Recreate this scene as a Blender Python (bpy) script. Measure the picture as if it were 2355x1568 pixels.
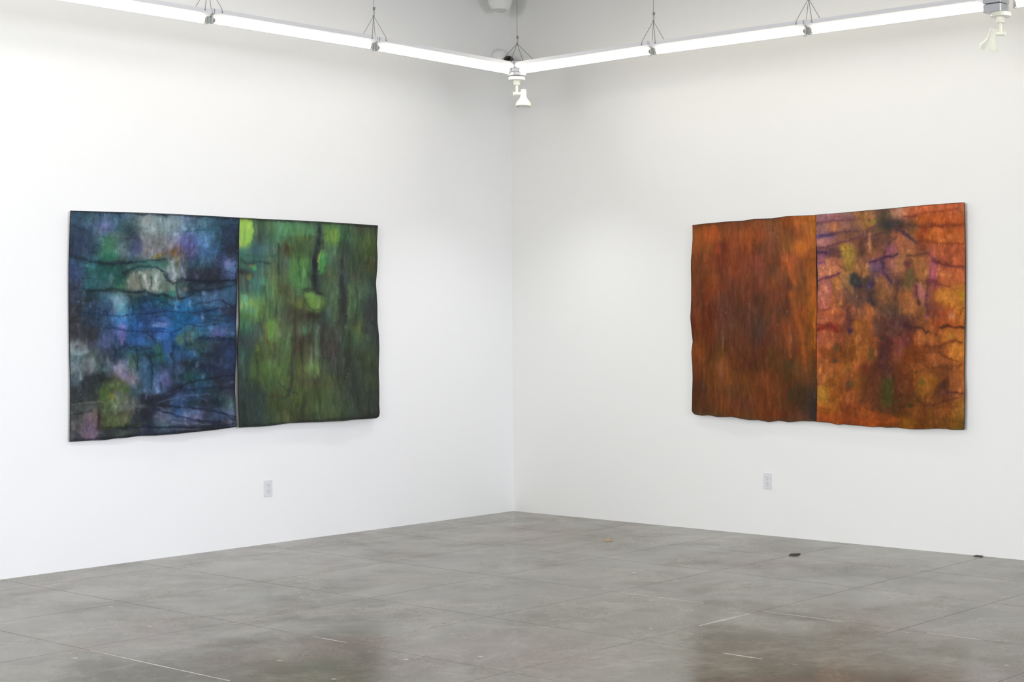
import bpy, bmesh, math, random
import numpy as np
from mathutils import Matrix, Vector
S = bpy.context.scene
for o in list(bpy.data.objects): bpy.data.objects.remove(o, do_unlink=True)
COL = S.collection

# ------------------------------------------------------------------ camera
cd = bpy.data.cameras.new('camera'); cam = bpy.data.objects.new('camera', cd); COL.objects.link(cam)
FW = Vector((-0.61863458, 0.78557944, -0.01249827)); RT = Vector((0.7856687, 0.61862916, -0.00475919)); UP = Vector((-0.00399307, 0.0127637, 0.99991057))
cam.matrix_world = Matrix(((RT.x, UP.x, -FW.x, 9.44254758), (RT.y, UP.y, -FW.y, -9.46250819), (RT.z, UP.z, -FW.z, 1.55), (0, 0, 0, 1)))
cd.sensor_fit = 'HORIZONTAL'; cd.sensor_width = 36.0; cd.lens = 36.0 * 3783.32 / 2355
cd.shift_x = -446.907 / 2355; cd.shift_y = -5.07 / 2355
cd.clip_start = 0.05; cd.clip_end = 100
S.camera = cam

# ------------------------------------------------------------------ world, exposure, large lights
S.view_settings.view_transform = 'Standard'; S.view_settings.look = 'None'
S.view_settings.gamma = 1.0; S.view_settings.use_curve_mapping = False
S.view_settings.exposure = 0.0
W = bpy.data.worlds.new('world'); S.world = W; W.use_nodes = True
W.node_tree.nodes['Background'].inputs[0].default_value = (0.75, 0.87, 1.0, 1)
W.node_tree.nodes['Background'].inputs[1].default_value = 1.0
ROOM_X, ROOM_Y, ROOM_Z = 13.0, 13.0, 5.4
def area(name, loc, target, sx, sy, power, color, spread=180):
    l = bpy.data.lights.new(name, 'AREA'); l.shape = 'RECTANGLE'; l.size = sx; l.size_y = sy; l.energy = power; l.color = color; l.spread = math.radians(spread)
    o = bpy.data.objects.new(name, l); COL.objects.link(o); o.location = loc
    o.rotation_euler = (Vector(target) - Vector(loc)).to_track_quat('-Z', 'Y').to_euler()
    return o
TUBE = 14.3                       # radiance of the fluorescent tubes
PW = dict(window=116.0, shop=86.0, over=62.0, fill_l=43.0, fill_r=12.0)
# daylight through the two windows behind the camera; the other three are added fill lights without fixtures
area('window_daylight', (12.85, -6.0, 2.2), (0, -4.2, 0.7), 8.0, 2.6, PW['window'], (0.90, 0.93, 1.0), 50)
area('shopfront_daylight', (6.2, -12.85, 2.0), (4.2, 0, 0.7), 7.0, 2.4, PW['shop'], (0.95, 0.96, 0.985), 50)
area('overhead_fill', (5.2, -5.2, 3.45), (5.2, -5.2, 0.0), 4.8, 4.8, PW['over'], (0.90, 0.935, 1.0))  # unseen panel added to brighten the lower walls, leaving the tops dim
area('left_wall_fill', (3.4, -6.6, 3.7), (0, -4.9, 2.9), 1.6, 0.4, PW['fill_l'], (1.0, 0.965, 0.91))  # unseen fill added to brighten the upper left wall away from the corner

area('right_wall_fill', (6.6, -3.6, 3.7), (5.2, 0, 2.7), 1.6, 0.4, PW['fill_r'], (1.0, 0.95, 0.80))  # unseen warm fill added for the upper right wall

# ------------------------------------------------------------------ helpers
def tag(o, label=None, cat=None, group=None, kind=None):
    if label: o['label'] = label
    if cat: o['category'] = cat
    if group: o['group'] = group
    if kind: o['kind'] = kind
    return o
def empty(name, loc=(0, 0, 0), rz=0.0):
    o = bpy.data.objects.new(name, None); o.empty_display_size = 0.1; COL.objects.link(o)
    o.location = loc; o.rotation_euler = (0, 0, rz); return o
def link(name, bm, mat, parent=None, smooth=False):
    me = bpy.data.meshes.new(name); bmesh.ops.recalc_face_normals(bm, faces=bm.faces[:]); bm.to_mesh(me); bm.free()
    if mat: me.materials.append(mat)
    if smooth:
        for p in me.polygons: p.use_smooth = True
        me.set_sharp_from_angle(angle=math.radians(40))
    o = bpy.data.objects.new(name, me); COL.objects.link(o)
    if parent: o.parent = parent
    return o
def box(bm, x0, x1, y0, y1, z0, z1, bevel=0.0):
    m = Matrix.Translation(((x0+x1)/2, (y0+y1)/2, (z0+z1)/2)) @ Matrix.Diagonal((abs(x1-x0), abs(y1-y0), abs(z1-z0), 1))
    r = bmesh.ops.create_cube(bm, size=1.0, matrix=m)
    if bevel > 0:
        es = list({e for v in r['verts'] for e in v.link_edges})
        bmesh.ops.bevel(bm, geom=es, offset=bevel, segments=2, affect='EDGES', profile=0.5)
def lathe(bm, prof, seg=32, mat=Matrix()):
    rings = []
    for r, z in prof:
        if r < 1e-6: rings.append([bm.verts.new(mat @ Vector((0, 0, z)))])
        else: rings.append([bm.verts.new(mat @ Vector((r*math.cos(2*math.pi*i/seg), r*math.sin(2*math.pi*i/seg), z))) for i in range(seg)])
    for a, b in zip(rings, rings[1:]):
        for i in range(seg):
            j = (i+1) % seg
            if len(a) == 1 and len(b) == 1: continue
            if len(a) == 1: bm.faces.new((a[0], b[i], b[j]))
            elif len(b) == 1: bm.faces.new((a[i], b[0], a[j]))
            else: bm.faces.new((a[i], b[i], b[j], a[j]))
def tube(bm, pts, r, seg=8, caps=True):
    pts = [Vector(p) for p in pts]; rings = []
    for i, p in enumerate(pts):
        d = (pts[min(i+1, len(pts)-1)] - pts[max(i-1, 0)]).normalized()
        a = d.orthogonal().normalized(); b = d.cross(a)
        if rings:
            pa = prev - d*prev.dot(d)
            if pa.length > 1e-6: a = pa.normalized(); b = d.cross(a)
        prev = a
        rings.append([bm.verts.new(p + (a*math.cos(2*math.pi*k/seg) + b*math.sin(2*math.pi*k/seg))*r) for k in range(seg)])
    for A, B in zip(rings, rings[1:]):
        for k in range(seg):
            j = (k+1) % seg; bm.faces.new((A[k], A[j], B[j], B[k]))
    if caps: bm.faces.new(rings[0][::-1]); bm.faces.new(rings[-1])
def copy_tree(o, parent=None):
    c = o.copy(); COL.objects.link(c); c.parent = parent
    for ch in list(o.children): copy_tree(ch, c)
    return c

# ------------------------------------------------------------------ materials
def mat(name, color, rough=0.5, metal=0.0, spec=0.5, noise=0.0, nscale=8.0, bump=0.0, emit=None):
    m = bpy.data.materials.new(name); m.use_nodes = True; nt = m.node_tree; b = nt.nodes['Principled BSDF']
    b.inputs['Roughness'].default_value = rough; b.inputs['Metallic'].default_value = metal; b.inputs['Specular IOR Level'].default_value = spec
    b.inputs['Base Color'].default_value = (*color, 1)
    if noise > 0 or bump > 0:
        tc = nt.nodes.new('ShaderNodeTexCoord'); n = nt.nodes.new('ShaderNodeTexNoise'); n.inputs['Scale'].default_value = nscale; n.inputs['Detail'].default_value = 6
        nt.links.new(tc.outputs['Object'], n.inputs['Vector'])
        if noise > 0:
            r = nt.nodes.new('ShaderNodeMapRange'); r.inputs['To Min'].default_value = 1-noise; r.inputs['To Max'].default_value = 1+noise
            nt.links.new(n.outputs['Fac'], r.inputs['Value'])
            v = nt.nodes.new('ShaderNodeVectorMath'); v.operation = 'SCALE'; v.inputs[0].default_value = color
            nt.links.new(r.outputs['Result'], v.inputs['Scale']); nt.links.new(v.outputs['Vector'], b.inputs['Base Color'])
        if bump > 0:
            bp = nt.nodes.new('ShaderNodeBump'); bp.inputs['Strength'].default_value = bump; bp.inputs['Distance'].default_value = 0.002
            nt.links.new(n.outputs['Fac'], bp.inputs['Height']); nt.links.new(bp.outputs['Normal'], b.inputs['Normal'])
    if emit: b.inputs['Emission Color'].default_value = (*emit[0], 1); b.inputs['Emission Strength'].default_value = emit[1]
    return m
M_WALL_L = mat('wall_paint_left', (0.87, 0.87, 0.875), 0.65, spec=0.25, noise=0.006, nscale=1.3, bump=0.06)
M_WALL_R = mat('wall_paint_right', (0.85, 0.845, 0.83), 0.65, spec=0.25, noise=0.006, nscale=1.3, bump=0.06)
M_CEIL = mat('ceiling_paint', (0.26, 0.25, 0.23), 0.8, spec=0.2, noise=0.03, nscale=2.0)  # unseen ceiling, toned down to cut bounce onto the upper walls
M_ENAMEL = mat('white_enamel', (0.80, 0.80, 0.83), 0.35, spec=0.5, noise=0.01)
M_CREAM = mat('cream_enamel', (0.86, 0.86, 0.76), 0.35, spec=0.5, noise=0.01)
M_GALV = mat('galvanised_steel', (0.60, 0.61, 0.65), 0.42, metal=0.7, noise=0.12, nscale=90.0)
M_WIRE = mat('wire_steel', (0.27, 0.26, 0.245), 0.4, metal=0.6, noise=0.05)
M_SOCKET = mat('socket_grey', (0.42, 0.45, 0.44), 0.5, noise=0.08, nscale=60)
M_COPPER = mat('lamp_pin_cap', (0.40, 0.27, 0.22), 0.4, metal=0.4, noise=0.05)
M_TUBE = mat('fluorescent_glow', (0.9, 0.9, 0.9), 0.3, emit=((1.0, 0.955, 0.82), TUBE))
M_PLASTIC = mat('outlet_plastic', (0.72, 0.72, 0.745), 0.35, spec=0.5, noise=0.01)
M_SLOT = mat('outlet_slot', (0.10, 0.10, 0.11), 0.6, noise=0.05)
M_BLACK = mat('black_dome', (0.012, 0.013, 0.012), 0.12, spec=0.6, noise=0.05)
M_DOMEW = mat('dome_white', (0.84, 0.84, 0.82), 0.3, spec=0.5, noise=0.01)
M_EDGE = mat('dark_sheet_edge', (0.018, 0.017, 0.018), 0.7, spec=0.2, noise=0.2, nscale=40)
M_BACK = mat('sheet_back', (0.62, 0.60, 0.55), 0.8, spec=0.2, noise=0.05, nscale=20)
M_LED = mat('led_glass', (0.55, 0.56, 0.54), 0.1, noise=0.02)
M_SEAL = mat('wall_base_seal', (0.55, 0.55, 0.54), 0.7, noise=0.1, nscale=12)
def clear_bubble():
    m = bpy.data.materials.new('clear_bubble'); m.use_nodes = True; b = m.node_tree.nodes['Principled BSDF']
    b.inputs['Base Color'].default_value = (0.93, 0.95, 0.94, 1); b.inputs['Roughness'].default_value = 0.08
    b.inputs['Transmission Weight'].default_value = 0.92; b.inputs['IOR'].default_value = 1.2
    n = m.node_tree.nodes.new('ShaderNodeTexNoise'); n.inputs['Scale'].default_value = 30
    r = m.node_tree.nodes.new('ShaderNodeMapRange'); r.inputs['To Min'].default_value = 0.05; r.inputs['To Max'].default_value = 0.12
    m.node_tree.links.new(n.outputs['Fac'], r.inputs['Value']); m.node_tree.links.new(r.outputs['Result'], b.inputs['Roughness'])
    return m
M_BUBBLE = clear_bubble()

def concrete():
    m = bpy.data.materials.new('polished_concrete'); m.use_nodes = True; nt = m.node_tree; L = nt.links; b = nt.nodes['Principled BSDF']
    N = nt.nodes.new
    g = N('ShaderNodeNewGeometry')
    def noise(scale, detail, rough=0.55, dist=0.0, seed=0.0, src=None):
        n = N('ShaderNodeTexNoise'); n.noise_dimensions = '4D'; n.inputs['W'].default_value = seed
        n.inputs['Scale'].default_value = scale; n.inputs['Detail'].default_value = detail; n.inputs['Roughness'].default_value = rough; n.inputs['Distortion'].default_value = dist
        L.new(src or g.outputs['Position'], n.inputs['Vector']); return n.outputs['Fac']
    def rng(v, a, b_, c, d):
        r = N('ShaderNodeMapRange'); r.inputs['From Min'].default_value = a; r.inputs['From Max'].default_value = b_
        r.inputs['To Min'].default_value = c; r.inputs['To Max'].default_value = d; L.new(v, r.inputs['Value']); return r.outputs['Result']
    def mix(f, a, c, mode='MIX'):
        x = N('ShaderNodeMix'); x.data_type = 'RGBA'; x.blend_type = mode
        if isinstance(f, float): x.inputs['Factor'].default_value = f
        else: L.new(f, x.inputs['Factor'])
        for s, k in ((a, 6), (c, 7)):
            if isinstance(s, tuple): x.inputs[k].default_value = (*s, 1)
            else: L.new(s, x.inputs[k])
        return x.outputs[2]
    base = mix(rng(noise(0.55, 3, 0.5, 0.6, 1.0), 0.38, 0.62, 0, 1), CONC_A, CONC_B)
    base = mix(rng(noise(1.7, 7, 0.62, 0.8, 4.0), 0.46, 0.66, 0, 0.75), base, CONC_D)       # darker clouds
    base = mix(rng(noise(2.6, 7, 0.62, 0.5, 9.0), 0.50, 0.68, 0, 0.65), base, CONC_L)       # paler clouds
    base = mix(rng(noise(1.1, 6, 0.6, 0.4, 14.0), 0.52, 0.66, 0, 0.55), base, CONC_M)       # random mauve-brown patches, tinted after the floor's mauve reflections
    base = mix(rng(noise(7.0, 8, 0.7, 0.3, 21.0), 0.52, 0.72, 0, 0.45), base, CONC_D2)
    base = mix(rng(noise(5.5, 9, 0.68, 0.9, 51.0), 0.50, 0.70, 0, 0.6), base, CONC_L)
    base = mix(rng(noise(16.0, 8, 0.7, 0.5, 57.0), 0.54, 0.72, 0, 0.6), base, CONC_D2)
    base = mix(rng(noise(19.0, 8, 0.75, 0.2, 63.0), 0.63, 0.72, 0, 0.7), base, (0.40, 0.37, 0.33))  # scuffs
    sp = N('ShaderNodeTexVoronoi'); sp.inputs['Scale'].default_value = 3.1; sp.inputs['Randomness'].default_value = 1.0; L.new(g.outputs['Position'], sp.inputs['Vector'])
    base = mix(rng(sp.outputs['Distance'], 0.05, 0.03, 0, 0.8), base, (0.50, 0.48, 0.45))      # paint flecks
    sp2 = N('ShaderNodeTexVoronoi'); sp2.inputs['Scale'].default_value = 1.7; L.new(g.outputs['Position'], sp2.inputs['Vector'])
    base = mix(rng(sp2.outputs['Distance'], 0.03, 0.012, 0, 0.6), base, (0.045, 0.042, 0.04))
    oi = N('ShaderNodeObjectInfo')
    v = N('ShaderNodeVectorMath'); v.operation = 'SCALE'; L.new(base, v.inputs[0]); L.new(rng(oi.outputs['Random'], 0, 1, 0.975, 1.025), v.inputs['Scale'])
    L.new(v.outputs['Vector'], b.inputs['Base Color'])
    b.inputs['Specular Tint'].default_value = (1.0, 0.965, 0.87, 1)
    L.new(rng(noise(2.2, 6, 0.6, 0.4, 33.0), 0.35, 0.7, FLOOR_R0, FLOOR_R1), b.inputs['Roughness'])
    b.inputs['Specular IOR Level'].default_value = FLOOR_SPEC
    bp = N('ShaderNodeBump'); bp.inputs['Strength'].default_value = 0.12; bp.inputs['Distance'].default_value = 0.002
    L.new(noise(3.0, 5, 0.5, 0.2, 40.0), bp.inputs['Height']); L.new(bp.outputs['Normal'], b.inputs['Normal'])
    return m
CONC_A = (0.156, 0.144, 0.098); CONC_B = (0.184, 0.166, 0.128); CONC_D = (0.078, 0.073, 0.044); CONC_L = (0.300, 0.272, 0.215)
CONC_M = (0.175, 0.108, 0.088); CONC_D2 = (0.090, 0.076, 0.054)
FLOOR_R0, FLOOR_R1, FLOOR_SPEC = 0.14, 0.30, 0.42
M_CONC = concrete()
def joint_mat():
    m = bpy.data.materials.new('joint_filler'); m.use_nodes = True; nt = m.node_tree; b = nt.nodes['Principled BSDF']
    g = nt.nodes.new('ShaderNodeNewGeometry'); n = nt.nodes.new('ShaderNodeTexNoise'); n.inputs['Scale'].default_value = 1.3; n.inputs['Detail'].default_value = 8; n.inputs['Roughness'].default_value = 0.7
    nt.links.new(g.outputs['Position'], n.inputs['Vector'])
    r = nt.nodes.new('ShaderNodeValToRGB'); e = r.color_ramp.elements
    e[0].position = 0.42; e[0].color = (0.118, 0.108, 0.082, 1); e[1].position = 0.62; e[1].color = (0.34, 0.32, 0.30, 1)
    nt.links.new(n.outputs['Fac'], r.inputs['Fac']); nt.links.new(r.outputs['Color'], b.inputs['Base Color']); b.inputs['Roughness'].default_value = 0.6
    return m
M_JOINT = joint_mat()
M_CAULK = mat('white_caulk', (0.55, 0.52, 0.48), 0.6, noise=0.3, nscale=25)

# ------------------------------------------------------------------ room shell
TH = 0.2
XJ = [0.0, 0.39, 1.335, 2.30, 3.25, 4.29, 5.15, 6.1, 7.05, 8.0, 8.95, 9.9, 10.85, 11.8, 13.0]
YJ = [0.0, -0.76, -1.52, -2.46, -3.45, -4.34, -5.19, -6.12, -7.05, -8.0, -8.95, -9.9, -10.85, -11.8, -13.0]
bm = bmesh.new(); box(bm, -TH, ROOM_X+TH, -ROOM_Y-TH, TH, -0.30, -0.06)
floor = tag(link('floor', bm, M_CONC), 'polished grey concrete floor cut into slabs, mottled and stained', kind='structure')
G = 0.0026
for i in range(len(XJ)-1):
    for j in range(len(YJ)-1):
        bm = bmesh.new()
        box(bm, XJ[i]+(G if i else 0), XJ[i+1]-G, YJ[j+1]+G, YJ[j]-(G if j else 0), -0.06, 0.0)
        link('slab', bm, M_CONC, floor)
for i in range(1, len(XJ)-1):
    bm = bmesh.new(); box(bm, XJ[i]-G, XJ[i]+G, -ROOM_Y, 0, -0.06, -0.0006); link('joint_filler', bm, M_JOINT, floor)
for j in range(1, len(YJ)-1):
    for i in range(len(XJ)-1):
        bm = bmesh.new(); box(bm, XJ[i]+G, XJ[i+1]-G, YJ[j]-G, YJ[j]+G, -0.06, -0.0006); link('joint_filler', bm, M_JOINT, floor)
bm = bmesh.new(); box(bm, -TH, 0, -ROOM_Y-TH, TH, 0.0, ROOM_Z); wall_left = link('wall_left', bm, M_WALL_L)
tag(wall_left, 'white painted wall on the left carrying the blue and green sheets', kind='structure')
bm = bmesh.new(); box(bm, 0, ROOM_X+TH, 0, TH, 0.0, ROOM_Z); wall_right = link('wall_right', bm, M_WALL_R)
tag(wall_right, 'white painted wall on the right carrying the rust and violet sheets', kind='structure')
def holed_wall(name, axis, at, a0, a1, h0, h1, label):
    bm = bmesh.new()
    lo, hi = (-ROOM_Y-TH, 0.0) if axis == 'x' else (0.0, ROOM_X)
    for (p, q, z0, z1) in ((lo, a0, 0, ROOM_Z), (a1, hi, 0, ROOM_Z), (a0, a1, 0, h0), (a0, a1, h1, ROOM_Z)):
        if axis == 'x': box(bm, at, at+TH, p, q, z0, z1)
        else: box(bm, p, q, at-TH, at, z0, z1)
    return tag(link(name, bm, M_WALL_R), label, kind='structure')
holed_wall('wall_rear', 'x', ROOM_X, -11.0, -3.0, 0.8, 3.8, 'white wall behind the camera with a wide window')
holed_wall('wall_front', 'y', -ROOM_Y, 3.5, 10.5, 0.5, 3.3, 'white wall behind the camera with a shopfront window')
def window(name, axis, at, a0, a1, h0, h1, n, label):
    w = empty(name, (0, 0, 0)); tag(w, label, kind='structure')
    bm = bmesh.new()
    for k in range(n+1):
        a = a0 + (a1-a0)*k/n
        if axis == 'x': box(bm, at+0.06, at+0.14, a-0.03, a+0.03, h0, h1)
        else: box(bm, a-0.03, a+0.03, at-0.14, at-0.06, h0, h1)
    for z in (h0+0.03, h1-0.03):
        if axis == 'x': box(bm, at+0.06, at+0.14, a0, a1, z-0.03, z+0.03)
        else: box(bm, a0, a1, at-0.14, at-0.06, z-0.03, z+0.03)
    link('window_frame', bm, M_ENAMEL, w)
window('window_1', 'x', ROOM_X, -11.0, -3.0, 0.8, 3.8, 6, 'wide window behind the camera')
window('window_2', 'y', -ROOM_Y, 3.5, 10.5, 0.5, 3.3, 5, 'shopfront window behind the camera')
bm = bmesh.new(); box(bm, -TH, ROOM_X+TH, -ROOM_Y-TH, TH, ROOM_Z, ROOM_Z+0.2)
tag(link('ceiling', bm, M_CEIL), 'grey ceiling above the hanging lamps', kind='structure')

# ------------------------------------------------------------------ the four painted sheets
HL= [[-2.724174899e+02,-2.885527209e+00, 1.187255193e+03],
 [-4.245467398e+01,-2.856856085e+02, 1.175476227e+03],
 [-5.917356268e-02,-9.414288499e-04, 1.000000000e+00]]
HR= [[ 1.482591769e+02,-2.886616191e+00, 1.175079872e+03],
 [-3.517227658e+01,-2.857934247e+02, 1.175700893e+03],
 [-4.661607172e-02,-9.417841402e-04, 1.000000000e+00]]
EDGES={
 'blue':('L',[[3.878,2.234],[3.676,2.238],[3.291,2.245],[2.977,2.246],[2.641,2.246]],
   [[2.641,2.246],[2.651,1.983],[2.659,1.865],[2.665,1.659],[2.67,1.505],[2.668,1.364],[2.676,1.216],[2.681,1.069],[2.679,0.921],[2.677,0.83]],
   [[3.895,0.804],[3.84,0.804],[3.75,0.804],[3.66,0.801],[3.599,0.808],[3.507,0.808],[3.413,0.814],[3.305,0.81],[3.157,0.813],[3.058,0.816],[2.941,0.818],[2.822,0.823],[2.677,0.83]],
   [[3.878,2.234],[3.887,1.87],[3.888,1.519],[3.889,1.158],[3.895,0.804]]),
 'green':('L',[[2.64,2.246],[2.457,2.246],[2.065,2.248],[1.739,2.246],[1.432,2.243]],
   [[1.432,2.243],[1.437,2.111],[1.43,2.016],[1.435,1.919],[1.448,1.823],[1.444,1.759],[1.437,1.663],[1.438,1.535],[1.427,1.438],[1.423,1.342],[1.429,1.182],[1.426,1.085],[1.427,1.005],[1.431,0.925],[1.428,0.867],[1.436,0.839],[1.461,0.827]],
   [[2.673,0.826],[2.507,0.823],[2.362,0.824],[2.251,0.834],[2.177,0.833],[2.079,0.831],[1.948,0.827],[1.792,0.825],[1.713,0.83],[1.551,0.828],[1.461,0.827]],
   [[2.64,2.246],[2.643,1.954],[2.64,1.659],[2.638,1.526],[2.649,1.437],[2.654,1.363],[2.655,1.186],[2.66,1.068],[2.665,0.891],[2.673,0.826]]),
 'rust':('R',[[1.896,2.232],[2.042,2.239],[2.142,2.241],[2.241,2.244],[2.378,2.244],[2.467,2.253],[2.628,2.25],[2.741,2.26],[2.815,2.26],[2.992,2.259]],
   [[2.992,2.259],[2.987,2.063],[2.986,1.883],[2.989,1.642],[2.992,1.491],[2.987,1.189],[2.993,1.039],[2.996,0.831]],
   [[1.9,0.847],[1.973,0.839],[2.034,0.845],[2.114,0.835],[2.174,0.837],[2.253,0.842],[2.332,0.832],[2.409,0.823],[2.487,0.825],[2.575,0.813],[2.658,0.828],[2.752,0.819],[2.864,0.832],[2.974,0.833],[2.996,0.831]],
   [[1.896,2.232],[1.895,2.13],[1.887,2.051],[1.878,1.971],[1.878,1.907],[1.881,1.811],[1.88,1.684],[1.876,1.62],[1.871,1.556],[1.875,1.508],[1.883,1.444],[1.891,1.38],[1.878,1.3],[1.886,1.204],[1.889,1.108],[1.884,1.012],[1.879,0.868],[1.9,0.847]]),
 'violet':('R',[[2.993,2.26],[3.25,2.266],[3.425,2.273],[3.597,2.277],[3.766,2.284],[3.931,2.288],[4.161,2.291]],
   [[4.161,2.291],[4.16,1.913],[4.156,1.547],[4.151,1.179],[4.157,1.067],[4.153,0.82]],
   [[2.999,0.831],[3.101,0.828],[3.18,0.816],[3.219,0.824],[3.261,0.819],[3.367,0.817],[3.447,0.811],[3.506,0.816],[3.557,0.812],[3.643,0.816],[3.744,0.808],[3.844,0.812],[3.943,0.821],[4.024,0.821],[4.057,0.817],[4.153,0.82]],
   [[2.993,2.26],[2.994,2.063],[3.001,1.913],[3.004,1.822],[3.0,1.672],[2.999,1.581],[2.995,1.461],[2.994,1.159],[3.0,1.039],[2.999,0.831]]),
}
PAINT = {}
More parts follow.
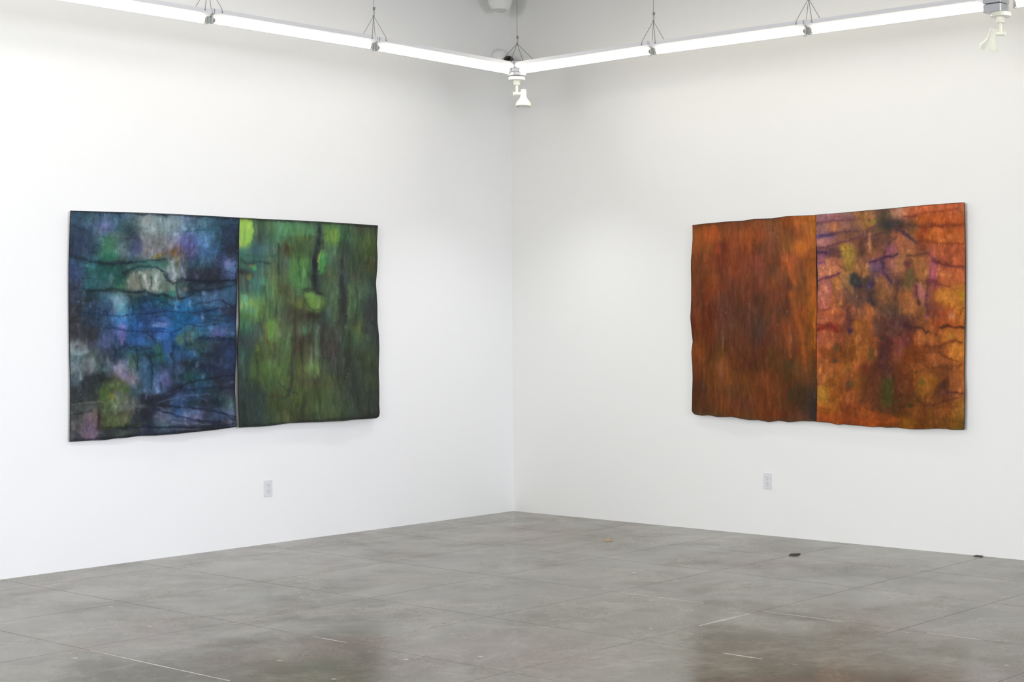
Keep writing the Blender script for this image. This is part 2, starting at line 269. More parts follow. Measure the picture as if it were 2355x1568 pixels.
PAINT['blue'] = ([176,208,241,273,305,338,370,402,435,467,499,531],
 [498,525,552,579,606,633,660,686,713,739,765,792,818,844,871,898,925,952,979,1006], [
'3f5468 445c68 4f6178 456078 64757a 8a9093 6a7f88 7b8fa0 6f7b94 52707e 3c5262 3d4f66',
'3b5066 465c74 5f648a 44636e 46565c 86908e 86989a 8095a4 5b7a90 4c6c80 385669 313f54',
'33445a 3c5264 4a6c66 4f6460 434c5e 7f7f82 737a7c 8080a0 6068a0 56789c 355468 303c54',
'383f54 334a5a 44705c 5c6f6c 4a5570 80787e 7a7070 735a52 54507a 44648a 35506c 363a4c',
'344660 3a6070 24544e 3a4540 48605f 457068 4c6e66 5e6450 3c4c60 3a5468 36405a 5c6c94',
'3a4464 35565f 2f5e5c 2b524e 505450 808c84 7c8c84 7a8480 3a4452 343642 363a4e 48567c',
'3c4050 2e5660 42585e 3d5f54 78766c 8f948c 607468 5a7064 34484c 363e50 3a4658 3c5c76',
'3a3f4e 303e48 3d5c70 6c8a98 2f4850 2f526e 2e6870 4a6468 3c5a78 44627e 47648a 34566e',
'39383f 2e4052 3a4c70 4a7890 2a5474 2c4468 2c4e74 23588a 286084 2c4c70 325470 38384c',
'3e3d42 323e52 344c68 3c6490 2a5488 2e4674 405890 1f5680 23588c 385a80 365672 2e4468',
'424248 35363f 354560 4c5a8c 2c5484 304870 3e66a8 256094 4a6a6c 34607c 545a88 3e587c',
'6a6c6e 45424a 46506c 3c4660 2e5080 30567c 2c5070 2a5484 3f5f64 34484e 343c50 2e3550',
'55696c 45534e 3e4450 30465a 3a5a5c 2c4854 2e5a50 325078 2f4c6c 35505a 2e3a46 33466a',
'6e757a 5c6262 3f5054 7a7590 54646c 2e5066 34455c 3a4a66 2e3e4a 2e3848 2e3a52 303a5a',
'46545e 32343a 333d3c 5c5448 6a6670 305068 505c80 36465a 2c4a50 2c4a5c 303844 323448',
'3c3e46 34373a 46543a 5c6048 3c5058 40566e 465478 34384a 2e4050 2c5058 333c46 383a48',
'3a4040 4c4e4c 505c3c 64665a 50585a 2e3440 32333a 34486c 2b3c50 2c343e 2c3a44 48585c',
'4a4c4c 6a5f5a 475540 605e4e 585450 2c2e3a 4a4c5c 3a5278 58688a 4a4c64 3c4c6a 505c74',
'564e50 6c5864 4a4638 54553a 40443c 2e3444 42505a 3e4456 4c4a58 3a3c48 363640 4c4a56',
'4a4850 6a5a6c 343638 3a4040 32343f 332f3c 2e3142 34323e 34323e 34323e 34323e 34323e'], '''
P 46706a .8 4 285 607 324 601 366 599 384 607 381 617 348 617 312 623 285 622
P 2c5c56 .7 4 194 601 233 604 282 607 285 625 245 628 200 626
P 336062 .6 4 200 631 261 628 267 664 230 668 203 661
P 7d8478 .85 4 291 637 300 625 336 622 363 619 375 628 380 649 381 673 348 673 324 668 303 667 292 655
P 8a9298 .85 4 381 622 393 595 399 598 405 625 407 640 396 650 384 643
P 6a7086 .8 4 410 607 417 613 423 637 417 640 411 628
P 33353f .75 4 426 616 502 616 502 637 544 646 544 652 456 649 426 644
P 364254 .6 4 432 652 502 655 496 667 441 673 426 664
P 5c6a78 .7 4 402 661 417 658 420 679 411 689 401 685
P 4a6484 .6 4 462 673 541 661 542 691 502 697 459 697
P 7494a4 .75 4 259 679 282 676 289 691 288 712 276 721 261 709
P 807e82 .6 4 321 540 366 537 393 537 393 567 366 582 345 598 324 592
P 8a9496 .6 4 318 504 348 495 396 501 414 510 408 534 354 534 324 522
P 64659a .6 4 411 540 432 537 438 558 426 582 411 579
P 313c50 .65 4 502 522 547 513 547 601 508 579
P 354058 .6 4 164 525 209 525 224 570 209 592 164 586
P 467860 .6 4 242 543 261 540 273 595 254 604 239 595
P 2f6ca0 .6 4 396 691 441 688 441 718 405 727 396 709
P 3a393f .7 4 161 750 230 750 224 783 161 783
P 7d8488 .8 4 163 792 179 795 200 795 205 807 182 815 164 807
P 666c6e .75 4 188 825 209 821 223 831 218 856 203 862 190 846
P 647074 .6 4 167 849 179 843 188 856 185 877 173 871 169 862
P 34383a .7 4 188 865 233 865 227 919 164 919 164 889 188 889
P 887c94 .75 4 267 856 276 831 282 859 303 865 309 883 291 880 270 868
P 56643c .7 4 233 880 267 871 294 880 297 907 288 937 257 943 227 937 227 901
P 6a6b60 .6 4 261 901 291 898 312 928 321 937 294 946 261 937
P 535452 .75 4 164 931 200 925 230 923 227 943 200 946 164 955
P 6f5c68 .75 4 194 949 224 946 227 979 226 1006 185 1009 182 988 197 973
P 545152 .6 4 164 958 194 950 191 985 164 1009
P 56593e .75 4 230 946 300 946 297 973 254 982 230 982
P 2e323c .8 4 315 928 336 919 366 910 384 919 378 931 324 973 294 988 230 1003 230 991 297 973
P 2c2c34 .8 4 327 919 360 904 387 910 375 931 342 931
P 62658a .75 4 411 950 456 949 459 964 426 967 405 961
P 38609a .6 4 372 768 393 768 396 810 387 840 372 810
P 545c86 .7 4 366 846 387 849 387 883 366 904 360 883
P 40607c .6 4 318 819 336 822 342 865 339 901 330 895 321 856
P 54706a .8 4 399 774 423 762 426 780 411 792
P 2e3650 .6 4 459 816 541 786 541 840 529 883 490 871 459 852
P 2b3340 .65 4 462 895 490 895 490 961 462 961
P 4c6068 .7 4 517 919 541 913 541 946 511 943
P 666c86 .7 4 514 943 542 943 542 967 523 958
P 33486c .6 4 402 898 456 880 487 883 459 913 414 931 393 931
B 6a6c94 .55 240 521 7 12 -40; B 4a7a5a .6 253 565 11 22; B 6f7f75 .5 260 540 5 6; B 2c6c58 .6 255 590 16 8; B 7c94a0 .6 295 585 5 5
B a8a8a6 .55 335 507 10 12; B 9aa4a4 .55 350 515 8 20; B 4a4c74 .55 315 565 10 16; B 383c4c .4 185 530 14 14
L 27393f .75 6 183 590 215 600 240 606 275 605 300 604; B 7aa4a8 .6 202 612 3 4; B 3a6878 .4 215 612 8 6
B a09ca8 .55 390 562 12 6 40; B 6e70a0 .65 427 545 9 14; B 4e4c78 .5 432 565 14 10; B 8a9cb0 .5 407 525 6 8; B 90a0a8 .5 378 515 12 10
B 907a40 .85 362 588 8 5 25; B 8a7a3c .8 350 594 7 3 20; B 80603f .75 398 582 5 8; B 605840 .65 403 602 4 12; L 98b0b4 .6 4 393 600 396 618 398 630
B 7878a0 .65 443 577 4 7 -30; L 2e5a68 .6 3 425 533 460 528 500 524 546 510; L 5c7894 .4 3 455 563 475 572 490 585 496 600
B 8080ac .65 521 608 7 10; B 6088ac .65 527 617 8 5; B 4a4a74 .4 515 592 9 9; B 303040 .5 528 570 14 12
B a0a09a .9 332 644 5 14; B a5a29e .85 335 660 9 9; B 8a8478 .65 310 650 14 14; B b8b0a8 .8 353 662 4 6; B 90a098 .85 360 635 14 16; B a8aca8 .8 357 645 5 14
B 9098a0 .8 392 633 10 14; L c0b8bc .8 4 396 620 399 632 396 642; B a09890 .7 398 647 8 6; B 788a7c .7 393 662 10 12; B 3c8070 .7 395 675 8 6
B 62707c .7 412 680 8 12; B 808078 .8 423 664 5 6; B 6a7084 .8 418 635 4 9 15; B 5a5478 .8 450 636 5 5
L 2a2c34 .6 7 425 643 450 645 490 647 520 645; L 28303e .5 6 430 670 460 671 485 668; L 28323a .75 4 375 630 384 645 396 654 408 645 418 640
L 2a3838 .75 5 200 671 235 668 255 662 290 668 315 675 330 668; L 23383a .7 4 330 667 345 677 358 680 372 678 395 688; L 26343a .7 3 406 640 404 665 410 690 420 686
B 7c98a8 .8 273 690 11 10; B 6aa0b0 .7 278 705 9 9; B 8090a8 .6 265 702 4 5; B 707890 .6 262 716 6 5; B 6a8088 .6 256 640 5 12; B 4a7050 .7 280 660 8 6; B 2a5c50 .5 275 645 12 12
B 5a6088 .6 182 694 4 3; B 606c90 .5 209 702 3 6; B 3a68a0 .5 331 702 6 5; B 286aa0 .7 408 712 10 10; L 4a90c8 .7 3 403 700 405 715; B 4078b0 .7 426 690 6 12; B 70a0c0 .7 434 697 4 7
B 7890b0 .7 466 675 4 5; B 5a7090 .5 480 680 12 8; B 7898b8 .7 463 727 3 5; L 2a2c3c .7 4 510 690 520 697 535 706; B 3a3448 .5 515 712 12 10
L 2a4468 .5 3 420 715 440 716 470 718 500 712; L 204060 .5 4 335 736 350 736 375 740; L 26344c .6 3 455 696 480 693 505 690 520 700; L 2a3a52 .5 3 460 742 490 736 530 738; L 5c7c98 .4 2 470 700 490 702 515 706
B 7a7ab8 .9 281 755 9 10; B 7068a8 .85 281 772 6 12; B 7c70a8 .7 279 786 3 8; B 7c88c0 .8 368 748 15 6; L 80a0d0 .6 4 350 748 368 752 385 760; L 1c4a8c .8 6 357 757 372 755 388 763 396 775
B 4a70b8 .8 370 769 9 9; B 4068a8 .6 324 785 8 14; B 60709c .6 250 785 4 14; B 5a5888 .5 243 782 7 14
B 8a8e92 .85 166 800 6 10; L 8c989c .85 8 165 806 176 813 190 812 200 804; B 787278 .6 190 797 9 8; B 8c8c94 .7 198 803 5 9; B 3c3e40 .6 178 797 3 6
B 707474 .65 208 830 12 14; B 808088 .6 208 848 9 9; L 7c8488 .6 3 214 846 220 832 212 822; L 8a949c .8 4 167 852 173 842 180 845 184 858 186 872; B 68727c .5 223 806 5 7
B 788490 .6 248 830 4 12; B 9c94a4 .75 275 848 4 14; B 9a8898 .7 272 858 6 6; B 8478a0 .7 285 862 8 7; B 786c78 .7 300 872 8 12; B 586c50 .65 302 835 5 12
L 2c3c30 .5 4 305 815 312 835 315 850; B 5a6288 .5 333 832 4 8; B 40705c .7 360 803 7 10; B 3c60a0 .6 382 800 9 16; B 546890 .5 387 815 5 6
B 54746c .8 412 782 10 11; B 5a6468 .8 432 775 5 9; L 28404a .7 4 423 766 424 785 432 797; B 406890 .6 438 812 9 7; B 607090 .65 451 838 4 9
L 22344c .65 5 455 776 470 774 490 782 545 781; B 5c5c98 .6 500 768 8 7; B 2c2c34 .6 425 833 16 6; B 2e2c34 .5 475 818 14 6; B 2c2a36 .5 505 870 14 14
B 606890 .7 376 862 8 8; B 5e4f80 .6 380 876 8 8; B 3c4878 .5 525 812 10 8; B 5c6c88 .65 533 880 7 3; B 2c5c54 .5 430 865 10 8; L 26343f .6 4 300 800 315 795 332 803 345 800
L 24303c .5 4 330 800 334 815 345 822; L 26303c .5 5 392 815 400 830 396 850; L 22303c .5 4 262 790 268 812 262 830; L 2a3444 .55 4 340 770 350 776 358 790
B 70845c .5 255 886 6 5; B 8a7a40 .7 255 911 5 8; B 6a6c64 .6 270 905 8 8; B 4a6030 .6 238 905 9 10; B 3f6030 .5 288 895 6 5; L 747468 .7 2 165 930 190 926 220 924 238 924 246 929
L 2c302c .6 3 163 954 190 948 212 944; B 7a6860 .7 218 952 5 14; B 80687c .85 208 1001 11 8; B 60506a .7 205 984 9 6; L 3a2a28 .7 5 228 945 227 965 225 985; B 546038 .5 258 970 14 12
L 2f3a20 .6 3 228 984 260 983 290 980 320 975; L 6a6c68 .6 8 285 930 305 933 322 934; L 5c5850 .4 4 285 948 305 950; B 2c2c34 .8 335 915 15 14; B 282a34 .7 332 950 12 12
L 60647c .6 2.5 354 932 370 940 388 946; L 6a6c80 .6 5 354 956 370 962 385 963; L 5c6c78 .5 3 358 975 395 976; L 707890 .55 3.5 390 970 410 974 430 976
L 2c3044 .6 4 395 962 415 967 440 968 500 970; B 6c7c9c .7 422 953 13 5; B 6c6888 .7 445 959 10 8; L 202c44 .6 3 340 981 400 982 441 981; L 6a6670 .5 3 395 987 430 988 455 987
B 4c5c80 .6 405 908 8 8; L 506488 .6 3 388 928 402 921 418 917; B 2c2c38 .4 470 925 10 25; B 5c7070 .5 530 925 7 10; B 6a7090 .6 525 950 9 7; B 7a7488 .7 526 972 5 8; B 6a80a8 .8 538 977 3 4
L 28364a .7 3 507 950 520 957 540 966; L 5a6c90 .5 3 333 895 336 905 334 915; B 5c7498 .6 358 895 4 10; L 2a3648 .5 3 420 900 450 908 480 904; L 33405c .5 5 400 890 420 884 440 888
L 1f2b38 .5 4 163 590 210 602 251 608 297 605 344 599 379 596; L 1e2a34 .6 3.5 280 628 315 613 356 615 379 626 388 648 409 650 420 642; L 1c2430 .6 5 425 644 485 647 543 643
L 1e2c38 .55 4 198 669 239 668 274 670 315 671 356 676 385 679 403 689 420 686 449 670 496 663 540 655; L 203850 .5 3.5 315 693 356 689 385 700 409 706; L 1e2c48 .45 3.5 180 719 227 722 268 728 315 722 368 717 397 714 438 722 485 712 540 703
L 1c2c4c .5 3.5 256 752 297 761 327 764 368 762 385 766 414 757; L 1c2434 .55 4.5 449 781 496 776 541 781; L 1c2030 .5 3.5 344 921 400 894 449 874 543 862; L 1c2438 .5 3.5 344 924 414 899 496 890 540 892
L 1c2030 .55 3 344 932 426 936 480 944 540 957; L 1c2030 .5 3 344 938 403 956 449 966 500 970; L 1c2430 .5 3 262 984 344 982 440 983 540 974; L 1e2838 .45 4 265 770 267 800 264 838; L 1c2c34 .5 4 312 804 316 826 314 850
L 1e2838 .5 4 344 815 349 850 346 895; L 20304c .5 4 398 790 396 815; L 1e2628 .5 5 233 840 236 862 232 885; L 24303c .45 4 365 880 372 905 360 915; L 1e2634 .4 4 440 720 470 728 520 726 541 722; L 1e2838 .4 3 420 745 460 750 500 744
L bcbcb4 .8 4 332 632 334 648 336 662; L b8bcb4 .75 4 358 634 356 650 352 664; L 343c38 .5 2.5 345 636 346 655 343 666; L 343c38 .45 2.5 320 632 318 650 324 664; L a8b0b4 .75 4.5 391 602 394 622 399 645; L 8088a0 .7 4 412 605 416 622 422 638
L 506c9c .5 4 268 800 262 780; L 5c6c98 .45 4 336 860 330 840; L 5a80a8 .5 3 470 676 468 700; L 6c90b8 .45 3 404 690 398 712; L 8894a8 .5 3 356 892 360 906; L 485c80 .5 3 470 920 440 905 400 918
L 586c90 .4 2.5 360 926 420 910 480 906; L 6a7494 .4 2.5 356 945 400 962 450 972; L 7c7890 .4 2 380 958 420 970 480 976
L 20242c .6 4 162 486 354 493 546 503; L 22242c .5 4 546 515 543 600 541 760 539 965; L 1e2028 .6 4 164 1013 260 1006 350 999 430 992 540 980''')
PAINT['green'] = ([562,594,626,658,690,722.6,755.8,789,822,855.5], [515,545,575,605,635,665,695,725,755,785,815,845,875,905,935,965], [
'94b450 4c6656 587a58 5a8866 587258 56705a 547a4c 4a6650 505040 44493e',
'94b858 4a5c58 4c7258 4c6c54 566a40 485c44 688a46 3e5e48 485a40 4e5c38',
'4e7a6c 44606a 506a5e 4e4c38 4e6444 454c44 527058 404c44 48583c 4a5c38',
'3e6454 3c5c60 566650 4c5c54 5c8444 3a4a44 4a5f4c 424c40 40503f 4a4c34',
'50584e 4c6c66 5c6e50 55644a 4c7c54 3a4644 505c44 42524a 464c40 40503e',
'4f6660 467064 56724c 565840 527050 3c504c 4c6048 363c3c 50624a 42544a',
'608a60 648454 557050 56644a 565a3c 648048 4c6248 3c3c38 4a644c 3c4444',
'4a6a48 5a7448 56704c 50564a 4a483a 3c3c30 445450 40443a 485c44 38393a',
'3e6450 485a54 62754a 525e48 505a48 465048 42483f 465048 4e5c3c 3c4442',
'3c4648 46504c 5f6e44 50624a 463f38 4c543f 3e3c3a 3e483c 465840 3b4440',
'38504a 465038 525a44 546248 4a4834 525c4c 43433e 3d423a 3e4438 3e4a36',
'3a4844 4c6038 526a44 4e6040 545a3c 5a6e44 454842 3c3f38 3c4238 3c4230',
'38483f 4a5c38 465a3a 4e5e40 50503a 4a4c3a 4a5238 3c3f36 3a4038 444c34',
'34403e 384640 465034 46563a 4e5a34 445034 4c5a3e 3e463e 384038 383c34',
'303a38 36433f 424a34 444c32 444c30 4c583a 44523a 3c4a3a 36403a 353835',
'2e3836 323f3c 424e3c 484c34 40432f 44503c 404a36 364234 343a36 302f2e'], '''
P 98be5a .9 4 550 508 580 510 583 540 576 566 557 573 550 546
P 40625e .6 4 550 576 586 546 596 566 616 613 550 626
P 588a64 .75 4 636 510 726 516 726 540 669 543 636 546
P 4c6444 .6 4 663 546 726 546 722 589 669 593
P 56824c .7 4 673 596 719 593 716 666 669 659 663 619
P 70934c .9 4 752 530 772 530 775 553 759 556
P 5c9a56 .9 4 729 583 742 576 750 599 745 623 729 636
P 688a4a .95 4 702 679 716 671 736 679 739 705 726 719 709 712
P 70a078 .7 4 553 676 566 676 573 695 566 712 553 705
P 6c9054 .6 4 573 692 593 695 606 729 593 732 576 719
P 648848 .85 4 613 739 636 735 629 778 616 785
P 3b4040 .75 4 825 692 865 692 868 765 835 768
P 454240 .65 4 736 765 782 745 782 818 736 825
P 4e6238 .45 4 590 778 669 778 663 871 593 878
P 313b3a .6 4 547 871 590 871 613 911 596 971 547 974
P 394038 .5 4 782 845 868 845 868 951 782 957
P 4c5c48 .6 4 742 642 782 626 775 732 755 739 742 686
P 4b6048 .6 4 792 652 825 652 818 712 795 752
B 94bc60 .85 562 530 14 28; B a8b850 .6 558 512 8 8; B c0c060 .55 551 558 4 8; B 44606c .6 588 577 10 12; B 66907c .65 641 520 6 16; B 588a5c .6 665 525 16 12
L 465038 .5 4 655 555 657 570 658 580; B 443c2c .8 657 570 4 11; L 687c3c .5 3 664 560 668 580 675 590; B 908848 .6 582 612 8 4; B 4a9c70 .8 585 617 6 5
L 3e4a44 .8 10 730 510 731 540 728 560 727 585 722 605 721 640 722 665; L 303438 .85 8 727 575 722 600 721 630 722 660 727 672
B 6c9048 .9 766 541 10 15; B 789850 .55 762 545 5 8; L 8c9848 .8 3 737 576 733 588 730 602; B 5c9c5c .85 740 592 6 12; B 4c9050 .75 738 610 7 14; B 3c7058 .6 748 598 5 8
B 364440 .5 735 555 8 6; B 384844 .4 800 580 8 8; B 34343c .8 556 624 12 7; B 80784a .7 573 637 5 6; B 5a9078 .7 605 647 7 9; B 467c78 .5 583 645 8 7; B 70a080 .7 563 685 7 7
B 7c9c60 .6 578 697 9 8; B 90a870 .7 554 702 4 9; B 548c80 .5 580 715 8 8; L 484e3c .5 5 661 680 657 705 651 735 645 750; B 60886a .5 615 675 8 9; B 6a7c40 .5 690 700 8 10
L 34343a .85 7 783 600 783 640 786 660 787 690 785 710 790 725 790 740; B 6c8c48 .9 715 685 8 14; B 787c48 .8 735 697 4 12; B 70a050 .5 708 678 6 5
B 36342c .7 718 727 10 8; L 303030 .7 6 722 665 730 672 738 676; L 3c4838 .6 2 740 674 747 680 752 680; L 5c7450 .6 6 774 670 772 690 770 715 768 735
B 3a3c3c .5 850 722 12 16; L 36443c .4 5 838 685 830 705 820 725; B 6a8c4c .85 622 757 8 16; L 80703c .6 3 612 745 611 770 613 782; B 70542e .5 617 785 4 4; B 6e8c50 .6 632 747 6 8
L 3e3c34 .75 6 678 735 678 765 676 780 678 800 673 815 671 835 670 860; L 64784c .5 4 664 770 663 790 666 810 664 830; L 464438 .6 5 629 790 631 805 630 820
B 6c7838 .6 591 800 4 8; B 2e5450 .5 558 763 6 6; B 3c3c50 .6 552 778 4 8; B 50683a .5 605 845 14 12; B 603c30 .4 680 800 4 6; L 5c7038 .5 4 688 820 686 840 684 860; B 548464 .6 699 762 5 8
L 3a3a34 .7 7 717 740 715 760 712 775 712 790; L 343530 .7 7 744 745 741 765 738 780 737 795; L 5c7060 .6 5 732 750 727 765 724 775 726 790 724 805; B 5e7040 .6 724 855 5 10
B 4a403c .4 755 800 16 14; L 3c4a34 .5 5 786 750 787 775 789 795; B 50603c .5 808 755 6 12; B 303838 .5 838 758 8 8; L 3a3a30 .75 7 671 862 668 880 664 895 660 908 652 915
L 505c34 .5 5 658 870 656 890 654 905; L 34362c .7 9 700 905 697 925 690 945 686 960 682 970; L 50603a .5 6 692 900 688 925 682 945; B 44402c .5 632 910 12 6
B 5a6c48 .6 722 865 4 8; L 4c5c44 .4 5 752 895 753 915 750 935; L 343434 .6 6 863 522 864 620 861 660 864 730 867 800 867 950; L 30343a .5 5 550 760 549 870 548 975
B 9cc25c .8 561 520 13 17; B 94bc5a .8 562 545 14 14; L 3c5850 .6 4 583 510 584 540 580 560; L 2a3034 .75 7 730 512 732 540 729 562; L 262c30 .8 7 724 600 722 632 722 664; B 78a052 .6 713 678 7 6; L 3a3c2c .6 3 700 668 708 664 722 668; L 3c4430 .6 3 703 690 708 706 722 714 736 708 741 690
L 60884c .6 4 737 684 740 696 737 706; L 9ab870 .5 2 735 582 731 600 730 620; L 303c34 .55 4 640 560 642 600 640 630; L 344438 .45 4 690 560 686 600 690 640; L 3c4c3c .5 4 610 660 612 700 608 740; L 2e342e .55 4 786 745 790 790 792 830 790 870
L 2e3430 .5 4 818 660 820 700 812 745; L 6c8458 .4 4 800 650 802 690 798 720; L 303830 .5 5 590 830 594 870 590 910; L 566c48 .4 4 700 640 698 656; L 3a3a30 .5 4 742 800 738 840 732 880; L 5c7858 .45 3 716 735 712 760
L 2c3a38 .5 5 553 600 570 606 600 600 620 606; L 385850 .5 6 556 585 600 590 640 588; L 303c34 .4 3 640 880 660 900 680 905
L 2a2c2a .6 4 550 503 706 511 864 521; L 262826 .6 5 548 979 630 975 706 968 860 959; L 36443c .5 4 596 720 598 745 604 765; L 3c4a38 .5 4 640 690 636 712 634 730; L 62804c .45 4 606 690 603 715 600 735
L 6c8a58 .4 4 590 715 594 738; L 3c4038 .5 5 700 690 694 715 690 740; L 46563c .5 4 646 780 644 810 640 840; L 3a4234 .45 5 765 870 768 900 764 930''')
PAINT['rust'] = ([1603,1633,1663,1693,1723,1750,1780,1810,1840,1870], [509,539,569,599,629,659,689,719,749,779,809,839,869,899,929,959], [
'7a3f24 7c4426 7a482e 7a4830 7c452a 7c4a30 744c34 8a4a28 a05c30 a4622c',
'8a5028 9a4f28 84482a 8a4c30 904f2c 8a4a2e 80503a 7c4e32 90522f a8642f',
'8a4e2c 7f4826 74392a 86462a 864628 70442f 7a4a38 80522f ac642e 9c5830',
'7c452a 80442a 76392a 7c402a 7a3e2e 784034 704430 9a5234 804a30 8c4f26',
'6a3c22 7c4424 6e3c2c 7c402c 703e2c 744034 6a4430 804c30 7c4e2e 8c4e2a',
'6c3a24 7a3e1e 703a2a 6a3f2e 6c3c2c 764030 703f28 6a3e30 74482e 9c5626',
'6a3b26 6e3422 603c32 663828 65382a 5f3a2c 6a3c2c 6a3c30 7c4a28 90521f',
'683824 64301e 603830 5a382c 58382c 58382a 643c2a 664030 8a4424 80501c',
'66321c 643018 5e3a30 5c3a2e 56352a 4e3a30 6a3a2c 784228 7a4224 845020',
'66381c 68341c 5c3c2e 5c3424 583426 543430 5c3626 74402a 6a4028 804e1c',
'74401f 64381c 604020 5e3422 5c3524 5a3020 5c3a20 5e3824 663620 6c4018',
'683820 6a401c 74482a 66381c 583020 583420 5a3c1c 503820 5c3c22 603c22',
'5e3020 6a3e1a 6e4228 6c401f 683c1a 6c3c20 64341c 54381c 5c3a22 543820',
'52301f 64391e 623a1f 5e3c24 643a1c 64381a 6a3a1c 5e3420 463420 423028',
'50321e 583620 683a1f 663a24 5c3424 663820 66381c 553420 48301f 3a2c26',
'4a341c 5c3a22 5e3a22 6a3a1c 603c1e 683418 6a361c 56301f 58362a 3a2c2c'], '''
B a8562a .75 1645 530 8 14; B 9a4628 .6 1652 575 8 9; B 703828 .6 1670 578 5 12; L 8c482c .6 5 1748 530 1747 545 1745 562; L 5f4030 .5 5 1752 565 1751 585
B a8683c .6 1862 525 10 16; B b4682f .8 1845 570 10 10; L a05630 .85 9 1806 596 1815 605 1822 620 1826 640 1829 650; B a06048 .7 1804 593 5 5
B 9c5428 .85 1818 676 9 7; L 8e5028 .8 8 1818 676 1826 700 1832 720 1834 738 1840 752 1844 775 1848 800 1849 818; L 844c2a .7 6 1803 740 1805 765 1809 785 1812 800
B 543a30 .5 1815 650 5 12; L b06424 .8 4 1874 640 1873 670 1873 700 1874 760 1873 800; L 946020 .6 4 1875 505 1874 560 1874 640; B 4e3a34 .5 1745 755 14 20
L 5a2c1c .5 5 1675 800 1677 815 1682 825; L 522c1e .5 5 1716 775 1714 800; B 7c4c30 .8 1657 842 7 8; B 805038 .7 1660 860 6 6; B 904a18 .7 1683 877 3 4
L 744420 .5 4 1682 855 1683 880; B 44302a .6 1620 890 7 16; B 3c3420 .8 1820 908 9 11; B 3c3028 .6 1860 930 14 25; B 332c32 .8 1874 938 7 28; B 4a3c20 .5 1810 840 12 10
L 743e1c .5 4 1770 855 1771 870; L 6c4424 .5 3 1779 885 1779 900; B 7c4e40 .7 1618 667 3 3; B 7c5040 .7 1671 719 3 3; B 805848 .6 1750 624 3 4; B 805a4a .7 1791 747 3 3; B 80604e .7 1812 717 2 4
L a85c34 .7 7 1808 602 1820 622 1826 648; L 9c5628 .7 7 1820 680 1830 712 1838 745 1845 780 1848 815 1852 850; L 8c4c2c .6 5 1806 760 1811 790 1818 820; L 5c3428 .5 5 1812 640 1808 680 1816 720; L 4c302a .45 6 1752 700 1748 760 1752 800
L 603428 .45 4 1668 600 1672 640 1666 680; L 82442c .5 5 1700 580 1694 620 1700 660; L 5a3426 .45 5 1610 600 1612 650 1608 700; L 7a4020 .5 5 1636 640 1634 690; L 56302a .4 5 1716 660 1720 710 1714 760; L 70402a .45 4 1765 560 1762 600 1770 640
L 4e2e1c .45 5 1700 850 1704 890 1698 930; L 7c4a26 .45 5 1656 880 1664 920 1660 945; L 8a5424 .4 4 1788 860 1790 900 1796 940; L a06028 .5 6 1860 600 1858 650 1860 690
L 5f4030 .6 3 1594 520 1655 514 1738 506 1800 501; L 54402c .6 4 1600 950 1660 955 1725 963 1800 966 1870 966; L 5a3428 .45 6 1690 640 1688 670 1690 700; L 82462a .5 6 1680 600 1681 635 1678 665
L 7c3a22 .5 5 1625 655 1628 680 1626 700; L 54382c .45 6 1700 690 1702 730 1704 770; L 6e3c2a .4 5 1720 640 1722 680; L 4e3226 .45 5 1640 690 1642 715; L 7a4428 .4 4 1855 850 1856 880
L 6a3020 .4 5 1762 780 1763 810 1760 850; L 60392c .4 5 1785 780 1790 820; L 8a4c30 .5 5 1700 540 1704 560 1700 580''')
